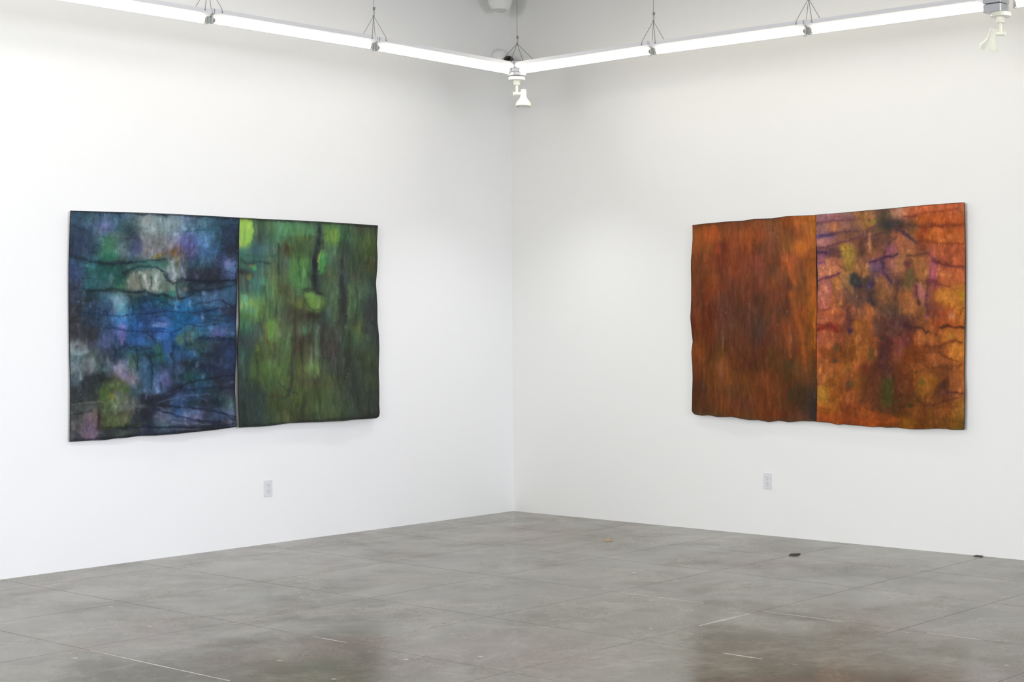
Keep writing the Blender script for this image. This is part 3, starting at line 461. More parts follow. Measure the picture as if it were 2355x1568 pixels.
PAINT['violet'] = ([1890.5,1919.5,1948.5,1977.5,2006.6,2035.6,2064.5,2093.5,2122.5,2151.5,2180.5,2209.6], [492,516,549,583,616,649,681,714,746,779,811,844,876,909,942,976], [
'90657a 94606f 8f6862 94683f 8e6450 6c5048 a87868 a46048 a85e38 b05c34 b86440 b4684c',
'9a6c72 a86850 805c54 8f6444 8c6a38 504840 4a3c40 74503c a05a2c a4502a a8502a a85430',
'b07878 946058 8a5a40 704840 60403f 6a4a40 9c5848 94603f 8a4428 a86030 b46030 b8643a',
'8c5a70 66484a a07c40 6e4a42 8a5840 80504a 94604a 8a5c40 80483c 9c5848 90482c b05c38',
'b06c64 a86c48 8a6c40 946044 745460 604058 94604a 7a4c3c 94603c 985850 9c5444 b05c3c',
'9c5f60 9c6040 8e684c 464448 604444 94604a 5a403c 6a4e38 8a5c3a 7a3c48 b4623f ac643a',
'a8645a 985a40 7a5044 644440 54403f 7c543c 7a5038 98603c 8a5c50 94503c b07434 ac742e',
'ac5a48 a86038 844c34 744838 8e5838 6a4a3c 54403a 8a5c3c 7c5434 7c4438 a0502c a86428',
'a05844 904430 6c3c34 94582c 8c5030 603a34 54343a 5c3434 8c5434 984c2c a4562c ac602c',
'a0583f 8c5034 8a5030 8c5028 8a4c2c 603030 5f3430 783c2c 985c2c 90502c b06a30 a86a34',
'9a502c 74401f 784a20 8c5428 70481f 542c28 70402c 6c3a1c 743a18 8c4e2c 98542c b46c30',
'985830 90502c 8a5826 8c4a28 603420 52302a 603420 74401c 7c4420 744024 84482c 9c5c2c',
'985a34 84501f 8c4c2c 80501c 64341f 52342a 52301f 64341c 84501f 84501c 5c3424 965a30',
'a0702c 8c501c 8a4c28 7c4420 643a20 4c3a20 52351c 5a341a 6c441c 643a1f 603428 8c5430',
'94501f 94581f 74381c 84421f 6a3a1e 543420 52321a 6a3c1a 6a3c1a 6c401c 80481f 9a6c2c',
'8a401f 88441c 7a3a18 84401c 94461c 74380f 6a3c14 7c4a14 64380f 603810 704a14 6c5414'], '''
P 91667a .8 4 1882 498 1965 493 1968 507 1882 516
P 946868 .6 4 1882 516 1935 507 1968 512 1982 528 1917 537 1905 534 1882 531
P b07450 .8 4 1908 516 1932 515 1929 534 1911 534
P b87e80 .9 4 1882 549 1903 546 1914 561 1894 569 1882 569
P 7c5648 .7 4 1920 540 1988 532 2036 531 2012 546 1968 549 1929 561
P a0843f .85 4 1931 564 1959 564 1968 578 1953 614 1944 608 1940 587
P 6a4444 .7 4 1914 575 1935 578 1938 590 1917 590
P b8745a .85 4 1885 593 1911 590 1938 593 1935 626 1905 632 1885 640 1883 614
P 845280 .6 4 1882 581 1900 581 1897 608 1882 608
P b46c64 .8 4 1883 652 1903 646 1914 667 1908 697 1888 708 1883 685
P b07848 .7 4 1914 643 1935 640 1938 661 1917 667
P 644640 .7 4 1941 661 1982 655 2003 685 2000 706 1959 706 1941 685
P 3a3b40 .95 4 1956 632 1968 626 1974 643 1979 658 1965 664 1956 652
P a8784a .85 4 1976 608 1994 602 1997 632 1979 637 1974 626
P 6e5470 .75 4 1997 602 2027 599 2033 626 2012 626 1997 617
P 84583c .75 4 2015 637 2047 637 2062 673 2036 697 2012 685 2009 661
P a86868 .8 4 2036 596 2053 590 2059 614 2036 620
P 645438 .85 4 2083 626 2107 620 2104 649 2089 667 2080 649
P a06a42 .85 4 2101 590 2130 587 2133 626 2121 643 2107 637 2098 608
P a4644c .8 4 2047 537 2071 534 2104 552 2113 569 2077 578 2065 566 2050 555
P 94566e .8 4 2033 572 2047 558 2062 561 2062 578 2036 590
P bc6446 .8 4 2089 478 2219 467 2221 481 2136 490 2089 495
P b0582c .85 4 2107 498 2221 487 2221 515 2107 516
P b05c30 .8 4 2107 524 2219 522 2219 552 2154 552 2130 549 2107 540
P a8563a .75 4 2121 558 2219 559 2219 602 2181 602 2154 590 2136 569
P a87c6c .85 4 2047 481 2080 479 2077 498 2062 504 2050 493
P 544a40 .85 4 2018 487 2047 482 2047 504 2030 528 2006 534 2012 513
P a45668 .85 4 2139 602 2154 605 2154 643 2136 649
P b8643e .85 4 2157 611 2189 614 2219 617 2219 652 2184 658 2157 649
P b4722e .85 4 2154 664 2219 649 2221 694 2184 708 2154 697 2145 679
P a46868 .85 4 2104 652 2121 649 2127 679 2113 685
P 985e3a .7 4 2065 673 2101 667 2107 697 2121 706 2107 723 2065 723
P 5c4438 .6 4 2000 694 2059 703 2083 725 2012 725
P b06040 .8 4 1882 714 1923 711 1944 717 1944 725 1882 725
P b06448 .8 4 1882 725 1944 725 1941 746 1923 747 1908 743 1882 749
P 883828 .75 4 1882 749 1908 746 1929 749 1938 760 1929 763 1905 758 1882 763
P a45a3c .75 4 1882 766 1920 766 1920 799 1885 799
P 84442c .7 4 1923 752 1947 752 1947 796 1926 796
P 80461f .6 4 1885 802 1953 802 1962 831 1941 837 1888 820
P 8c5428 .75 4 1962 737 2000 737 2006 778 1997 823 1968 823 1959 778
P 5c3c38 .75 4 2006 725 2083 725 2098 758 2077 775 2036 778 2006 772
P 84443c .7 4 2053 781 2083 758 2089 784 2077 823 2062 823 2050 802
P 723a1a .8 4 2092 772 2118 802 2113 834 2077 840 2074 814
P a8623a .8 4 2107 758 2130 758 2136 784 2113 793
P a05c34 .7 4 2136 766 2151 763 2151 790 2136 790
P ac6a2e .85 4 2169 758 2221 756 2221 784 2181 793 2166 784
P b8742e .85 4 2178 796 2221 790 2219 834 2189 826
P 9a5830 .8 4 2124 814 2160 808 2189 829 2178 843 2145 846
P 784028 .7 4 2124 793 2178 793 2175 808 2127 811
P 70401f .65 4 2136 846 2219 837 2195 858 2154 861
P 8c5028 .8 4 2089 834 2121 831 2133 852 2107 861 2092 852
P 8a581f .8 4 2107 861 2154 861 2154 891 2124 914 2107 900
P 985830 .75 4 2184 855 2219 852 2219 900 2184 897
P 55301f .8 4 2157 879 2184 876 2184 900 2160 902
P a4702c .8 4 1885 888 1903 885 1908 926 1888 929
P 8a4e22 .6 4 1905 873 1947 867 1959 917 1917 926
P 5f3420 .6 4 1976 837 2024 843 2024 932 1982 926
P 47421f .85 4 2030 870 2056 870 2056 935 2033 938
P 64341c .6 4 2056 823 2095 843 2101 914 2059 917
P 9a4a1c .7 4 1982 938 2077 962 2071 976 1988 971
P 90441f .6 4 1882 950 1941 944 1988 971 1882 971
P 845214 .8 4 2074 962 2107 959 2116 976 2077 978
P 6c401a .55 4 2136 932 2219 920 2219 982 2124 982
L 6c4450 .6 5 1878 515 1900 510 1930 508 1960 506 1975 503; B b87450 .8 1918 525 7 9; L 4a3c70 .85 8 1878 545 1892 543 1905 541 1915 539; L 5c4050 .75 5 1915 538 1935 534 1955 532 1972 530
B 8c6084 .6 1912 548 9 5; B b87c80 .7 1893 556 12 7; L 684050 .8 5 1878 571 1900 569 1915 564 1935 558 1955 552 1975 545 1990 537 2005 525 2020 515
L 4c3454 .9 6 1878 581 1895 580 1910 581; L 6c4448 .6 7 1910 581 1925 585 1928 592; B b8903c .6 1942 570 8 9; B a08440 .8 1947 585 9 12; L 98783c .6 9 1947 590 1950 605 1952 615
B 604440 .6 1982 570 8 8; B b47850 .7 2000 565 4 9; L 5c3c40 .7 5 1990 550 2005 543 2025 536; B 8c7c44 .8 2010 512 5 6; B 5c4c40 .7 1999 508 3 4; L a07868 .6 2.5 1986 512 1986 530 1987 540
B 40403c .6 2035 515 14 12; B 36363e .9 2043 515 11 8; L 453c40 .8 8 2050 512 2065 513 2078 515; L 503848 .8 7 2062 528 2075 532 2088 542 2100 552 2112 560
L 5c4038 .75 6 2078 514 2098 520 2120 521 2145 519; L 803f28 .8 6 2120 520 2150 519 2180 519 2218 517; L 743c34 .7 5 2080 498 2095 498 2110 496; L 98482a .75 5 2110 493 2140 488 2170 485 2205 481
B 8a3a24 .7 2128 528 6 10; B 8c3c24 .6 2118 545 6 10; B 743c2c .5 2115 558 7 7; L 884428 .7 4 2130 554 2150 556 2175 559 2200 560 2218 560; B b86838 .6 2195 545 14 8
B b45c60 .8 2146 588 6 8; B a85c50 .6 2145 572 10 8; L 5c3c38 .7 5 2088 588 2105 587 2120 583 2135 582 2142 590 2150 598; L 482c50 .85 5 2000 602 2018 598 2035 592 2050 588 2062 584
B 8c5474 .5 2042 575 8 10; B 7c4a80 .9 1889 605 7 4; B c87c70 .7 1893 614 7 7; L 603850 .8 5 1880 647 1895 642 1908 637 1920 633 1930 628; B a4608c .6 1907 652 4 6
B a05c6c .7 1908 660 5 7; B c88460 .7 1896 662 5 8; B c08048 .6 1930 648 5 6; B 383c40 .95 1965 645 8 12; B 3c3040 .85 1973 659 9 5; B 8a7040 .6 1957 666 5 7
B 443464 .9 2003 654 6 7; B 5a4880 .8 1997 660 4 6; L 50404c .6 6 2000 665 1998 680; B 363840 .9 2000 692 7 7; B 40303c .8 2007 698 6 6
L 4c3450 .85 6 2028 602 2030 615 2026 625 2035 632 2043 640 2048 650; B 74507c .6 2015 612 9 8; B b88450 .6 1988 612 5 8; B b07c48 .6 1984 630 7 8
L 7c4444 .6 4 1880 718 1895 713 1912 709 1925 706; B 644c44 .5 1965 685 14 10; B 986838 .6 1930 698 8 4; B b86c74 .7 1894 704 5 5; B 703c3c .7 1936 706 4 4
L 5a343a .8 9 1948 712 1952 730 1953 750 1955 762; B 402c48 .7 1954 762 4 8; B a85c34 .5 1995 708 9 12; B 643840 .85 2086 607 7 9; B 66603f .7 2092 628 6 9; B 605038 .6 2088 650 9 14
B 9c6c58 .5 2057 612 6 14; L a87048 .6 5 2125 605 2130 620 2127 635; L 6c3450 .8 6 2148 600 2155 606; L 6c3434 .75 6 2158 603 2172 609 2190 612 2215 614
B a85868 .8 2148 620 6 10; B 74384c .85 2140 645 9 6; L 7c3c34 .6 4 2150 650 2165 656 2185 660; B ac686c .85 2118 672 6 11; L 683448 .8 4 2106 657 2108 672 2110 685; B 4c3028 .9 2112 695 5 8 20
L 5c3040 .85 7 2130 680 2130 695 2134 710 2134 725; B 94486c .6 2132 683 3 4; B 8c4468 .6 2132 728 5 5; B c07c38 .6 2170 680 16 10; L a88028 .8 3 2212 670 2213 690; B 80402c .6 2155 700 9 6
B b88068 .7 2188 725 7 8; L 903c20 .6 5 2145 716 2160 720 2175 724; B 504038 .5 2055 715 8 10; L 84382c .8 6 1880 745 1895 748 1910 746 1925 755; L 7c2c24 .8 6 1880 758 1888 755 1905 750 1918 753 1926 762
B b86c50 .6 1890 738 10 5; B 9c5058 .6 1884 780 3 10; B a46c30 .6 1968 745 5 7; B 5c3c38 .5 2025 745 12 14; B 4c3028 .8 2030 778 10 7; L 623030 .8 8 2030 790 2032 800
L 48282c .85 12 2032 800 2030 820 2026 842; B 4c4c30 .6 1921 800 5 8; B 4a4038 .85 1921 830 4 6; L 74401c .6 9 1957 790 1958 810 1958 830; B 50482c .6 2003 815 5 12; B 642c20 .6 1990 850 7 12
B b0643c .6 2013 810 4 8; L 48282c .85 9 2068 745 2082 747 2095 753; L 4c2c24 .85 5 2097 755 2112 752 2122 756 2130 765 2133 762; L 582c20 .85 6 2165 754 2180 749 2195 752 2218 754
L 6c3820 .7 6 2112 795 2135 796 2160 797 2178 790 2200 784 2212 788; B 603038 .7 2085 785 9 14; B a05048 .5 2070 788 5 8; B 8c504c .5 2069 805 5 6; B b07c30 .6 2187 775 8 5
B a86440 .6 2143 785 5 12; B b87434 .6 2195 815 12 12; L 5c3418 .6 5 2108 830 2125 838 2135 845; L 643820 .6 7 2145 850 2165 842 2185 848; B 50401c .8 2108 855 5 4
B a87c34 .7 1892 905 7 14; B 443c1c .8 2040 900 9 24; B 50402c .7 1955 885 9 7; B 5c3428 .6 1952 895 6 6; B 523420 .6 1985 922 10 6; B a04c1c .6 2000 968 14 5; L 8c501f .5 5 1975 945 2000 955
B 605420 .8 2122 880 6 7; B 4a2c20 .8 2172 888 10 10; L 502c20 .7 4 2165 900 2190 901 2218 903; L 58301c .6 4 2120 932 2150 930 2180 920 2205 915; L 703c1c .6 3 2165 938 2205 935
B 3c341c .8 2096 933 5 5; B 3c341c .8 2059 945 5 4; B 845214 .6 2090 972 12 6; L a07430 .6 5 2215 925 2213 950; L 54303c .6 5 1990 602 1984 620 1978 640; L 503848 .5 4 2030 590 2036 570 2046 556 2060 548; L c08870 .5 5 2000 540 1996 560 2002 580; L b88468 .5 5 1900 600 1903 625; L 6c3c44 .5 4 1920 600 1930 612 1944 620
L 4c3038 .6 7 2060 640 2064 665 2058 690; L 54383c .5 6 2010 700 2030 715 2050 725 2068 745; L 462c34 .6 7 2000 676 2004 695; L b07c50 .5 5 2070 600 2072 620; L c07848 .5 6 2160 630 2190 634; L c88048 .5 5 2160 690 2200 684
L 5c3440 .6 5 2134 650 2132 680; L 603440 .6 5 2104 655 2108 680; L b87c74 .6 6 2117 658 2118 684; L 50302c .5 7 2034 735 2036 770; L 6c3438 .55 6 2066 780 2062 820; L 502c28 .5 6 2010 850 2005 880; L 643828 .4 5 1955 850 1950 890
L b06c3c .5 5 1902 820 1905 850; L a86838 .5 5 1975 800 1974 840; L 6c3c24 .5 4 1940 780 1944 820; L 8c3c2c .5 5 1908 752 1910 775; L b86844 .5 5 1905 780 1908 800; L 6c3c20 .45 5 2090 860 2085 900; L b8702c .5 6 2130 870 2140 900
L 5c3424 .5 4 2150 720 2146 745; L a0602c .5 5 2165 765 2150 785; L 603018 .5 4 2160 810 2180 822 2205 832; L c07838 .5 6 2200 790 2196 812; L 3c3c20 .6 8 2040 885 2042 920
B a88028 .6 2213 682 4 12''')
FLECK = {'blue': ('283040', '9aa0a8', 0.3), 'green': ('34402c', '88a060', 0.15), 'rust': ('7c5040', '8a5a40', 0.5), 'violet': ('503c30', 'b07848', 0.3)}
def _h(s): s = s.lstrip('#'); return [int(s[i:i+2], 16)/255 for i in (0, 2, 4)]
def vnoise(x, y, seed):
    rs = np.random.RandomState(seed); T = rs.rand(256, 256)
    xi = np.floor(x).astype(int); yi = np.floor(y).astype(int); fx = x-xi; fy = y-yi
    fx = fx*fx*(3-2*fx); fy = fy*fy*(3-2*fy); a = lambda i, j: T[i & 255, j & 255]
    return (a(xi, yi)*(1-fx)+a(xi+1, yi)*fx)*(1-fy) + (a(xi, yi+1)*(1-fx)+a(xi+1, yi+1)*fx)*fy
def fbm(x, y, seed, oct=4, gain=0.5):
    s = 0; a = 1; t = 0
    for k in range(oct): s = s + a*vnoise(x*2**k+17.3*k, y*2**k+5.1*k, seed+k); t += a; a *= gain
    return s/t*2-1
def edge_sample(pts, t):
    p = np.array(pts, float); d = np.r_[0, np.cumsum(np.hypot(*np.diff(p, axis=0).T))]; d /= d[-1]
    return np.stack([np.interp(t, d, p[:, 0]), np.interp(t, d, p[:, 1])], -1)
def grid_color(xs, ys, X, Y, rows):
    G = np.array([[_h(c) for c in r.split()] for r in rows])
    Gp = np.pad(G, ((1, 1), (1, 1), (0, 0)), mode='edge'); Gb = sum(Gp[i:i+G.shape[0], j:j+G.shape[1]] for i in range(3) for j in range(3))/9
    G = np.clip(G*(1+0.5*(G.mean(-1, keepdims=True)-Gb.mean(-1, keepdims=True))/G.mean(-1, keepdims=True)), 0.02, 1)
    fi = np.interp(X, xs, np.arange(len(xs))); fj = np.interp(Y, ys, np.arange(len(ys)))
    def cub(n, f):                                  # smooth (B-spline) weights blended with linear ones
        i = np.clip(np.floor(f).astype(int), 0, n-1); t = f-i; return i, t
    i, t = cub(len(xs), fi); j, s = cub(len(ys), fj)
    t = t*t*(3-2*t)*0.5+t*0.5; s = s*s*(3-2*s)*0.5+s*0.5
    i1 = np.clip(i+1, 0, len(xs)-1); j1 = np.clip(j+1, 0, len(ys)-1); t = t[..., None]; s = s[..., None]
    return (G[j, i]*(1-t)+G[j, i1]*t)*(1-s) + (G[j1, i]*(1-t)+G[j1, i1]*t)*s
def strokes(C, X, Y, text):
    for ln in text.strip().splitlines():
        for it in ln.split(';'):
            q = it.split()
            if not q: continue
            col = np.array(_h(q[1])); op = float(q[2])
            if q[0] == 'B':
                x, y, rx, ry = map(float, q[3:7]); an = math.radians(float(q[7])) if len(q) > 7 else 0
                m = (abs(X-x) < 2.6*max(rx, ry)) & (abs(Y-y) < 2.6*max(rx, ry))
                dx = X[m]-x; dy = Y[m]-y; c, s = math.cos(an), math.sin(an)
                d = np.sqrt(((dx*c-dy*s)/rx)**2 + ((dx*s+dy*c)/ry)**2)
                w = op*np.clip(1.03*np.exp(-(d/1.12)**3.4), 0, 1)
            elif q[0] == 'P':                       # a pool of dye with a soft outline
                so = float(q[3])*1.5; P = np.array(list(map(float, q[4:]))).reshape(-1, 2)
                m = (X > P[:, 0].min()-2*so) & (X < P[:, 0].max()+2*so) & (Y > P[:, 1].min()-2*so) & (Y < P[:, 1].max()+2*so)
                x = X[m]; y = Y[m]; dm = np.full(m.sum(), 1e9); ins = np.zeros(m.sum(), bool)
                for a, b in zip(P, np.roll(P, -1, 0)):
                    ab = b-a; t = np.clip(((x-a[0])*ab[0]+(y-a[1])*ab[1])/(ab@ab+1e-9), 0, 1)
                    dm = np.minimum(dm, np.hypot(x-a[0]-t*ab[0], y-a[1]-t*ab[1]))
                    if a[1] != b[1]: ins ^= ((a[1] > y) != (b[1] > y)) & (x < (b[0]-a[0])*(y-a[1])/(b[1]-a[1])+a[0])
                sd = np.where(ins, dm, -dm); w = np.clip(0.5+(sd+2.2*fbm(x/5, y/7, 93, 2))/(2*so), 0, 1); w = 0.86*op*w*w*(3-2*w)
                tone = 1+0.20*fbm(x/8, y/14, 91, 3); shade = 1-0.10*np.exp(-(dm/2.2)**2)
                C[m] = C[m]*(1-w[:, None]) + (col*(tone*shade)[:, None])*w[:, None]; continue
            else:
                wd = float(q[3])/2*1.15; P = np.array(list(map(float, q[4:]))).reshape(-1, 2)
                m = (X > P[:, 0].min()-6*wd) & (X < P[:, 0].max()+6*wd) & (Y > P[:, 1].min()-6*wd) & (Y < P[:, 1].max()+6*wd)
                dm = np.full(m.sum(), 1e9)
                for a, b in zip(P, P[1:]):
                    ab = b-a; t = np.clip(((X[m]-a[0])*ab[0]+(Y[m]-a[1])*ab[1])/(ab@ab+1e-9), 0, 1)
                    dm = np.minimum(dm, np.hypot(X[m]-a[0]-t*ab[0], Y[m]-a[1]-t*ab[1]))
                L = np.hypot(*(P[-1]-P[0]))
                w = op*(0.80*np.exp(-(dm/wd)**2.6) + 0.30*np.exp(-(dm/(2.6*wd))**2.0)) * np.clip(0.95+0.45*fbm(X[m]/13, Y[m]/13, 77, 2), 0, 1.15)
                w = np.clip(w, 0, 1)
            C[m] = C[m]*(1-w[:, None]) + col*w[:, None]
    return C
def paint_material(seed, sx, sz):
    m = bpy.data.materials.new('stained_canvas'); m.use_nodes = True; nt = m.node_tree; b = nt.nodes['Principled BSDF']
    a = nt.nodes.new('ShaderNodeAttribute'); a.attribute_name = 'stain'
    tc = nt.nodes.new('ShaderNodeTexCoord'); mp = nt.nodes.new('ShaderNodeMapping'); mp.inputs['Scale'].default_value = (sx, sx, sz)
    n = nt.nodes.new('ShaderNodeTexNoise'); n.inputs['Scale'].default_value = 1.0; n.inputs['Detail'].default_value = 8; n.inputs['Roughness'].default_value = 0.65
    nt.links.new(tc.outputs['Object'], mp.inputs['Vector']); nt.links.new(mp.outputs['Vector'], n.inputs['Vector'])
    r = nt.nodes.new('ShaderNodeMapRange'); r.inputs['From Min'].default_value = 0.3; r.inputs['From Max'].default_value = 0.7; r.inputs['To Min'].default_value = 0.90; r.inputs['To Max'].default_value = 1.10
    nt.links.new(n.outputs['Fac'], r.inputs['Value'])
    v = nt.nodes.new('ShaderNodeVectorMath'); v.operation = 'SCALE'
    nt.links.new(a.outputs['Color'], v.inputs[0]); nt.links.new(r.outputs['Result'], v.inputs['Scale']); nt.links.new(v.outputs['Vector'], b.inputs['Base Color'])
    b.inputs['Roughness'].default_value = 0.62; b.inputs['Specular IOR Level'].default_value = 0.12
    return m
def make_sheet(key, name, label, NX, NZ, off, seed, gain, streak, curl, mat_scale):
    side, top, right, bot, left = EDGES[key]; H = np.array(HL if side == 'L' else HR)
    s = np.linspace(0, 1, NX); t = np.linspace(0, 1, NZ)
    T = edge_sample(top, s); B = edge_sample(bot, s); Lf = edge_sample(left, t); Rt = edge_sample(right, t)
    SS, TT = np.meshgrid(s, t); SS = SS[..., None]; TT = TT[..., None]
    P = (1-TT)*T[None] + TT*B[None] + (1-SS)*Lf[:, None] + SS*Rt[:, None] - ((1-SS)*(1-TT)*T[0] + SS*(1-TT)*T[-1] + (1-SS)*TT*B[0] + SS*TT*B[-1])
    A, Z = P[..., 0], P[..., 1]; s2, t2 = SS[..., 0], TT[..., 0]
    w = H[2, 0]*A+H[2, 1]*Z+H[2, 2]; X = (H[0, 0]*A+H[0, 1]*Z+H[0, 2])/w; Y = (H[1, 0]*A+H[1, 1]*Z+H[1, 2])/w
    xs, ys, rows, st = PAINT[key]
    wx = X + 4.5*fbm(X/22, Y/22, seed, 3) + 2.0*fbm(X/6, Y/6, seed+9, 2); wy = Y + 4.5*fbm(X/22+40, Y/22, seed+3, 3) + 2.0*fbm(X/6+9, Y/6, seed+12, 2)
    C = grid_color(xs, ys, wx, wy, rows)
    if streak == 'v': n1 = fbm(X/9, Y/48, seed+20, 4, 0.6); n2 = fbm(X/3.2, Y/14, seed+25, 3)
    elif streak == 'm': n1 = fbm(X/11, Y/20, seed+20, 4, 0.6); n2 = fbm(X/4, Y/6, seed+25, 3)
    else: n1 = fbm(X/17, Y/12, seed+20, 4, 0.6); n2 = fbm(X/5, Y/4.5, seed+25, 3)
    C = C*(1+(0.15*n1+0.06*n2)[..., None])
    hue = fbm(X/16, Y/(34 if streak == 'v' else 16), seed+31, 3); C = C*(1+np.stack([0.045*hue, 0*hue, -0.05*hue], -1))
    # pooled dye: soft dark folds with paler lobes hanging below them
    def folds(ax, ay, sd, wob):
        u = X/ax + wob*fbm(X/30, Y/30, sd, 3); v = Y/ay + wob*fbm(X/24+5, Y/24, sd+4, 3)
        r = np.clip(1-np.abs(fbm(u, v, sd+8, 1))*2.2, 0, 1); return r*r*np.clip(0.5+1.3*fbm(X/40, Y/40, sd+14, 2), 0, 1)
    if streak == 'v': fo = folds(14, 110, seed+80, 0.5); fo2 = folds(7, 50, seed+95, 0.4); am = (0.16, 0.06)
    elif streak == 'm': fo = folds(44, 20, seed+80, 0.8); fo2 = folds(13, 34, seed+95, 0.5); am = (0.20, 0.10)
    else: fo = folds(60, 16, seed+80, 0.9); fo2 = folds(11, 30, seed+95, 0.6); am = (0.26, 0.16)
    C = C*(1 - am[0]*fo - am[1]*fo2 + (am[0]+am[1])*0.18)[..., None]
    lobe = np.clip(fbm(X/8, Y/17, seed+120, 2)-0.15, 0, 1)*{'v': 0.0, 'm': 0.25, 'h': 0.28}[streak]
    C = C*(1+lobe)[..., None]
    jx = X + 3.2*fbm(X/10, Y/10, seed+40, 4); jy = Y + 3.2*fbm(X/10+7, Y/10, seed+44, 4)
    C = strokes(C, jx, jy, st)
    g1 = fbm(X/(5 if streak != 'h' else 6), Y/(26 if streak == 'v' else 12), seed+140, 4, 0.6); g2 = fbm(X/14, Y/(60 if streak == 'v' else 17), seed+150, 3)
    cell = np.clip(1-np.abs(fbm(X/9+0.8*g2, Y/(40 if streak == 'v' else 15)+0.8*g1, seed+160, 1))*2.6, 0, 1)**1.5
    tone = {'h': (0.15, 0.11, 0.09), 'm': (0.12, 0.11, 0.08), 'v': (0.08, 0.08, 0.08)}[streak]
    C = C*(1 + tone[0]*g1 + tone[1]*g2 - tone[2]*(cell-0.3))[..., None]
    hot = np.clip(g1*g2*4, 0, 1); C = C + hot[..., None]*C.mean(-1, keepdims=True)*0.16
    rs = np.random.RandomState(seed)                # splatter flecks
    sp = ''
    for k in range(130):
        x = rs.uniform(X.min(), X.max()); y = rs.uniform(Y.min(), Y.max()); d = rs.rand() < FLECK[key][2]
        r = rs.uniform(0.8, 1.5); sp += 'B %s %.2f %.1f %.1f %.2f %.2f\n' % (FLECK[key][1] if d else FLECK[key][0], rs.uniform(0.2, 0.5), x, y, r, r*rs.uniform(1, 1.5))
    C = strokes(C, X, Y, sp)
    C = np.clip(C*(1+0.035*fbm(X/2.2, Y/2.2, seed+50, 2))[..., None], 0.01, 1)
    lum = C.mean(-1)
    # real relief: the sheet hangs off the wall, buckles, and is creased where the dye pooled
    k = 9; pad = np.pad(lum, k, mode='edge'); cs = np.pad(pad.cumsum(0).cumsum(1), ((1, 0), (1, 0)))
    w2 = 2*k+1; blur = (cs[w2:, w2:]-cs[:-w2, w2:]-cs[w2:, :-w2]+cs[:-w2, :-w2])/w2**2
    depth = off + 0.006*np.sin(5.3*s2+seed) + 0.008*fbm(s2*2.5+seed, t2*2.5, seed+60, 2)
    depth += curl*(t2**6)*(0.55+0.75*fbm(s2*5+3, t2*0+1, seed+70, 2)) + 0.010*(1-t2)**8
    depth += 0.012*(np.clip(lum-blur, -0.08, 0.08))
    depth = np.maximum(depth, 0.016)
    a0, z0 = A.mean(), Z.min()
    if side == 'L': V = np.stack([depth, -A, Z], -1); base = Vector((0, -a0, z0))
    else: V = np.stack([A, -depth, Z], -1); base = Vector((a0, 0, z0))
    V = V.reshape(-1, 3) - np.array(base)
    idx = np.arange(NX*NZ).reshape(NZ, NX); q = np.stack([idx[:-1, :-1], idx[1:, :-1], idx[1:, 1:], idx[:-1, 1:]], -1).reshape(-1, 4)
    me = bpy.data.meshes.new(name); me.vertices.add(len(V)); me.vertices.foreach_set('co', V.astype(np.float32).ravel())
    me.loops.add(q.size); me.loops.foreach_set('vertex_index', q.astype(np.int32).ravel())
    me.polygons.add(len(q)); me.polygons.foreach_set('loop_start', np.arange(0, q.size, 4, dtype=np.int32))
    me.polygons.foreach_set('use_smooth', np.ones(len(q), bool)); me.update(calc_edges=True)
    lin = np.where(C <= 0.04045, C/12.92, ((C+0.055)/1.055)**2.4)*gain
    # the dark deckle where the sheet edge is raw
    at = me.attributes.new('stain', 'FLOAT_COLOR', 'POINT')
    at.data.foreach_set('color', np.concatenate([np.clip(lin, 0.004, 0.95), np.ones_like(lin[..., :1])], -1).astype(np.float32).ravel())
    me.materials.append(paint_material(seed, *mat_scale))
    root = bpy.data.objects.new(name, me); COL.objects.link(root); root.location = base
    # rim and back of the sheet
    ring = list(idx[0]) + list(idx[1:, -1]) + list(idx[-1, -2::-1]) + list(idx[-2:0:-1, 0])
    ring = ring[::3]
    bm = bmesh.new(); nrm = Vector((1, 0, 0)) if side == 'L' else Vector((0, -1, 0))
    cen = Vector(V.mean(0)); R = []
    for i in ring:
        p = Vector(V[i]); o = (p-cen); o -= nrm*o.dot(nrm); o.normalize()
        R.append([bm.verts.new(p+nrm*0.0012-o*0.0006), bm.verts.new(p+nrm*0.0012+o*0.0022), bm.verts.new(p-nrm*0.004+o*0.0022), bm.verts.new(p-nrm*0.004-o*0.0006)])
    for a, b in zip(R, R[1:]+R[:1]):
        for k in range(4): bm.faces.new((a[k], a[(k+1) % 4], b[(k+1) % 4], b[k]))
    link('sheet_rim', bm, M_EDGE, root)
    root['label'] = label; root['category'] = 'painting'
    # back, coarse
    bm = bmesh.new(); st_ = 10; ii = idx[::st_, ::st_]; vm = {}
    for i in ii.ravel(): vm[i] = bm.verts.new(Vector(V[i])-nrm*0.006)
    for a in range(ii.shape[0]-1):
        for c in range(ii.shape[1]-1): bm.faces.new((vm[ii[a, c]], vm[ii[a, c+1]], vm[ii[a+1, c+1]], vm[ii[a+1, c]]))
    link('sheet_back', bm, M_BACK, root)
    return root
GAIN = {'blue': np.array([.73, .79, .80]), 'green': np.array([.90, .93, .88]), 'rust': np.array([.95, .86, .68]), 'violet': np.array([.96, .89, .72])}
make_sheet('blue', 'painted_sheet', 'unframed sheet stained dark blue, violet and teal, at the far left', 380, 440, 0.034, 11, GAIN['blue'], 'h', 0.040, (60, 60))
make_sheet('green', 'painted_sheet', 'unframed sheet stained mossy green with dark vertical drips and a lime top corner', 376, 440, 0.034, 23, GAIN['green'], 'v', 0.045, (60, 25))
make_sheet('rust', 'painted_sheet', 'unframed sheet stained rusty brown and orange, left half of the pair on the right wall', 340, 440, 0.032, 37, GAIN['rust'], 'v', 0.022, (60, 25))
make_sheet('violet', 'painted_sheet', 'unframed orange sheet with violet and plum creases, at the far right', 360, 450, 0.032, 53, GAIN['violet'], 'm', 0.024, (60, 60))

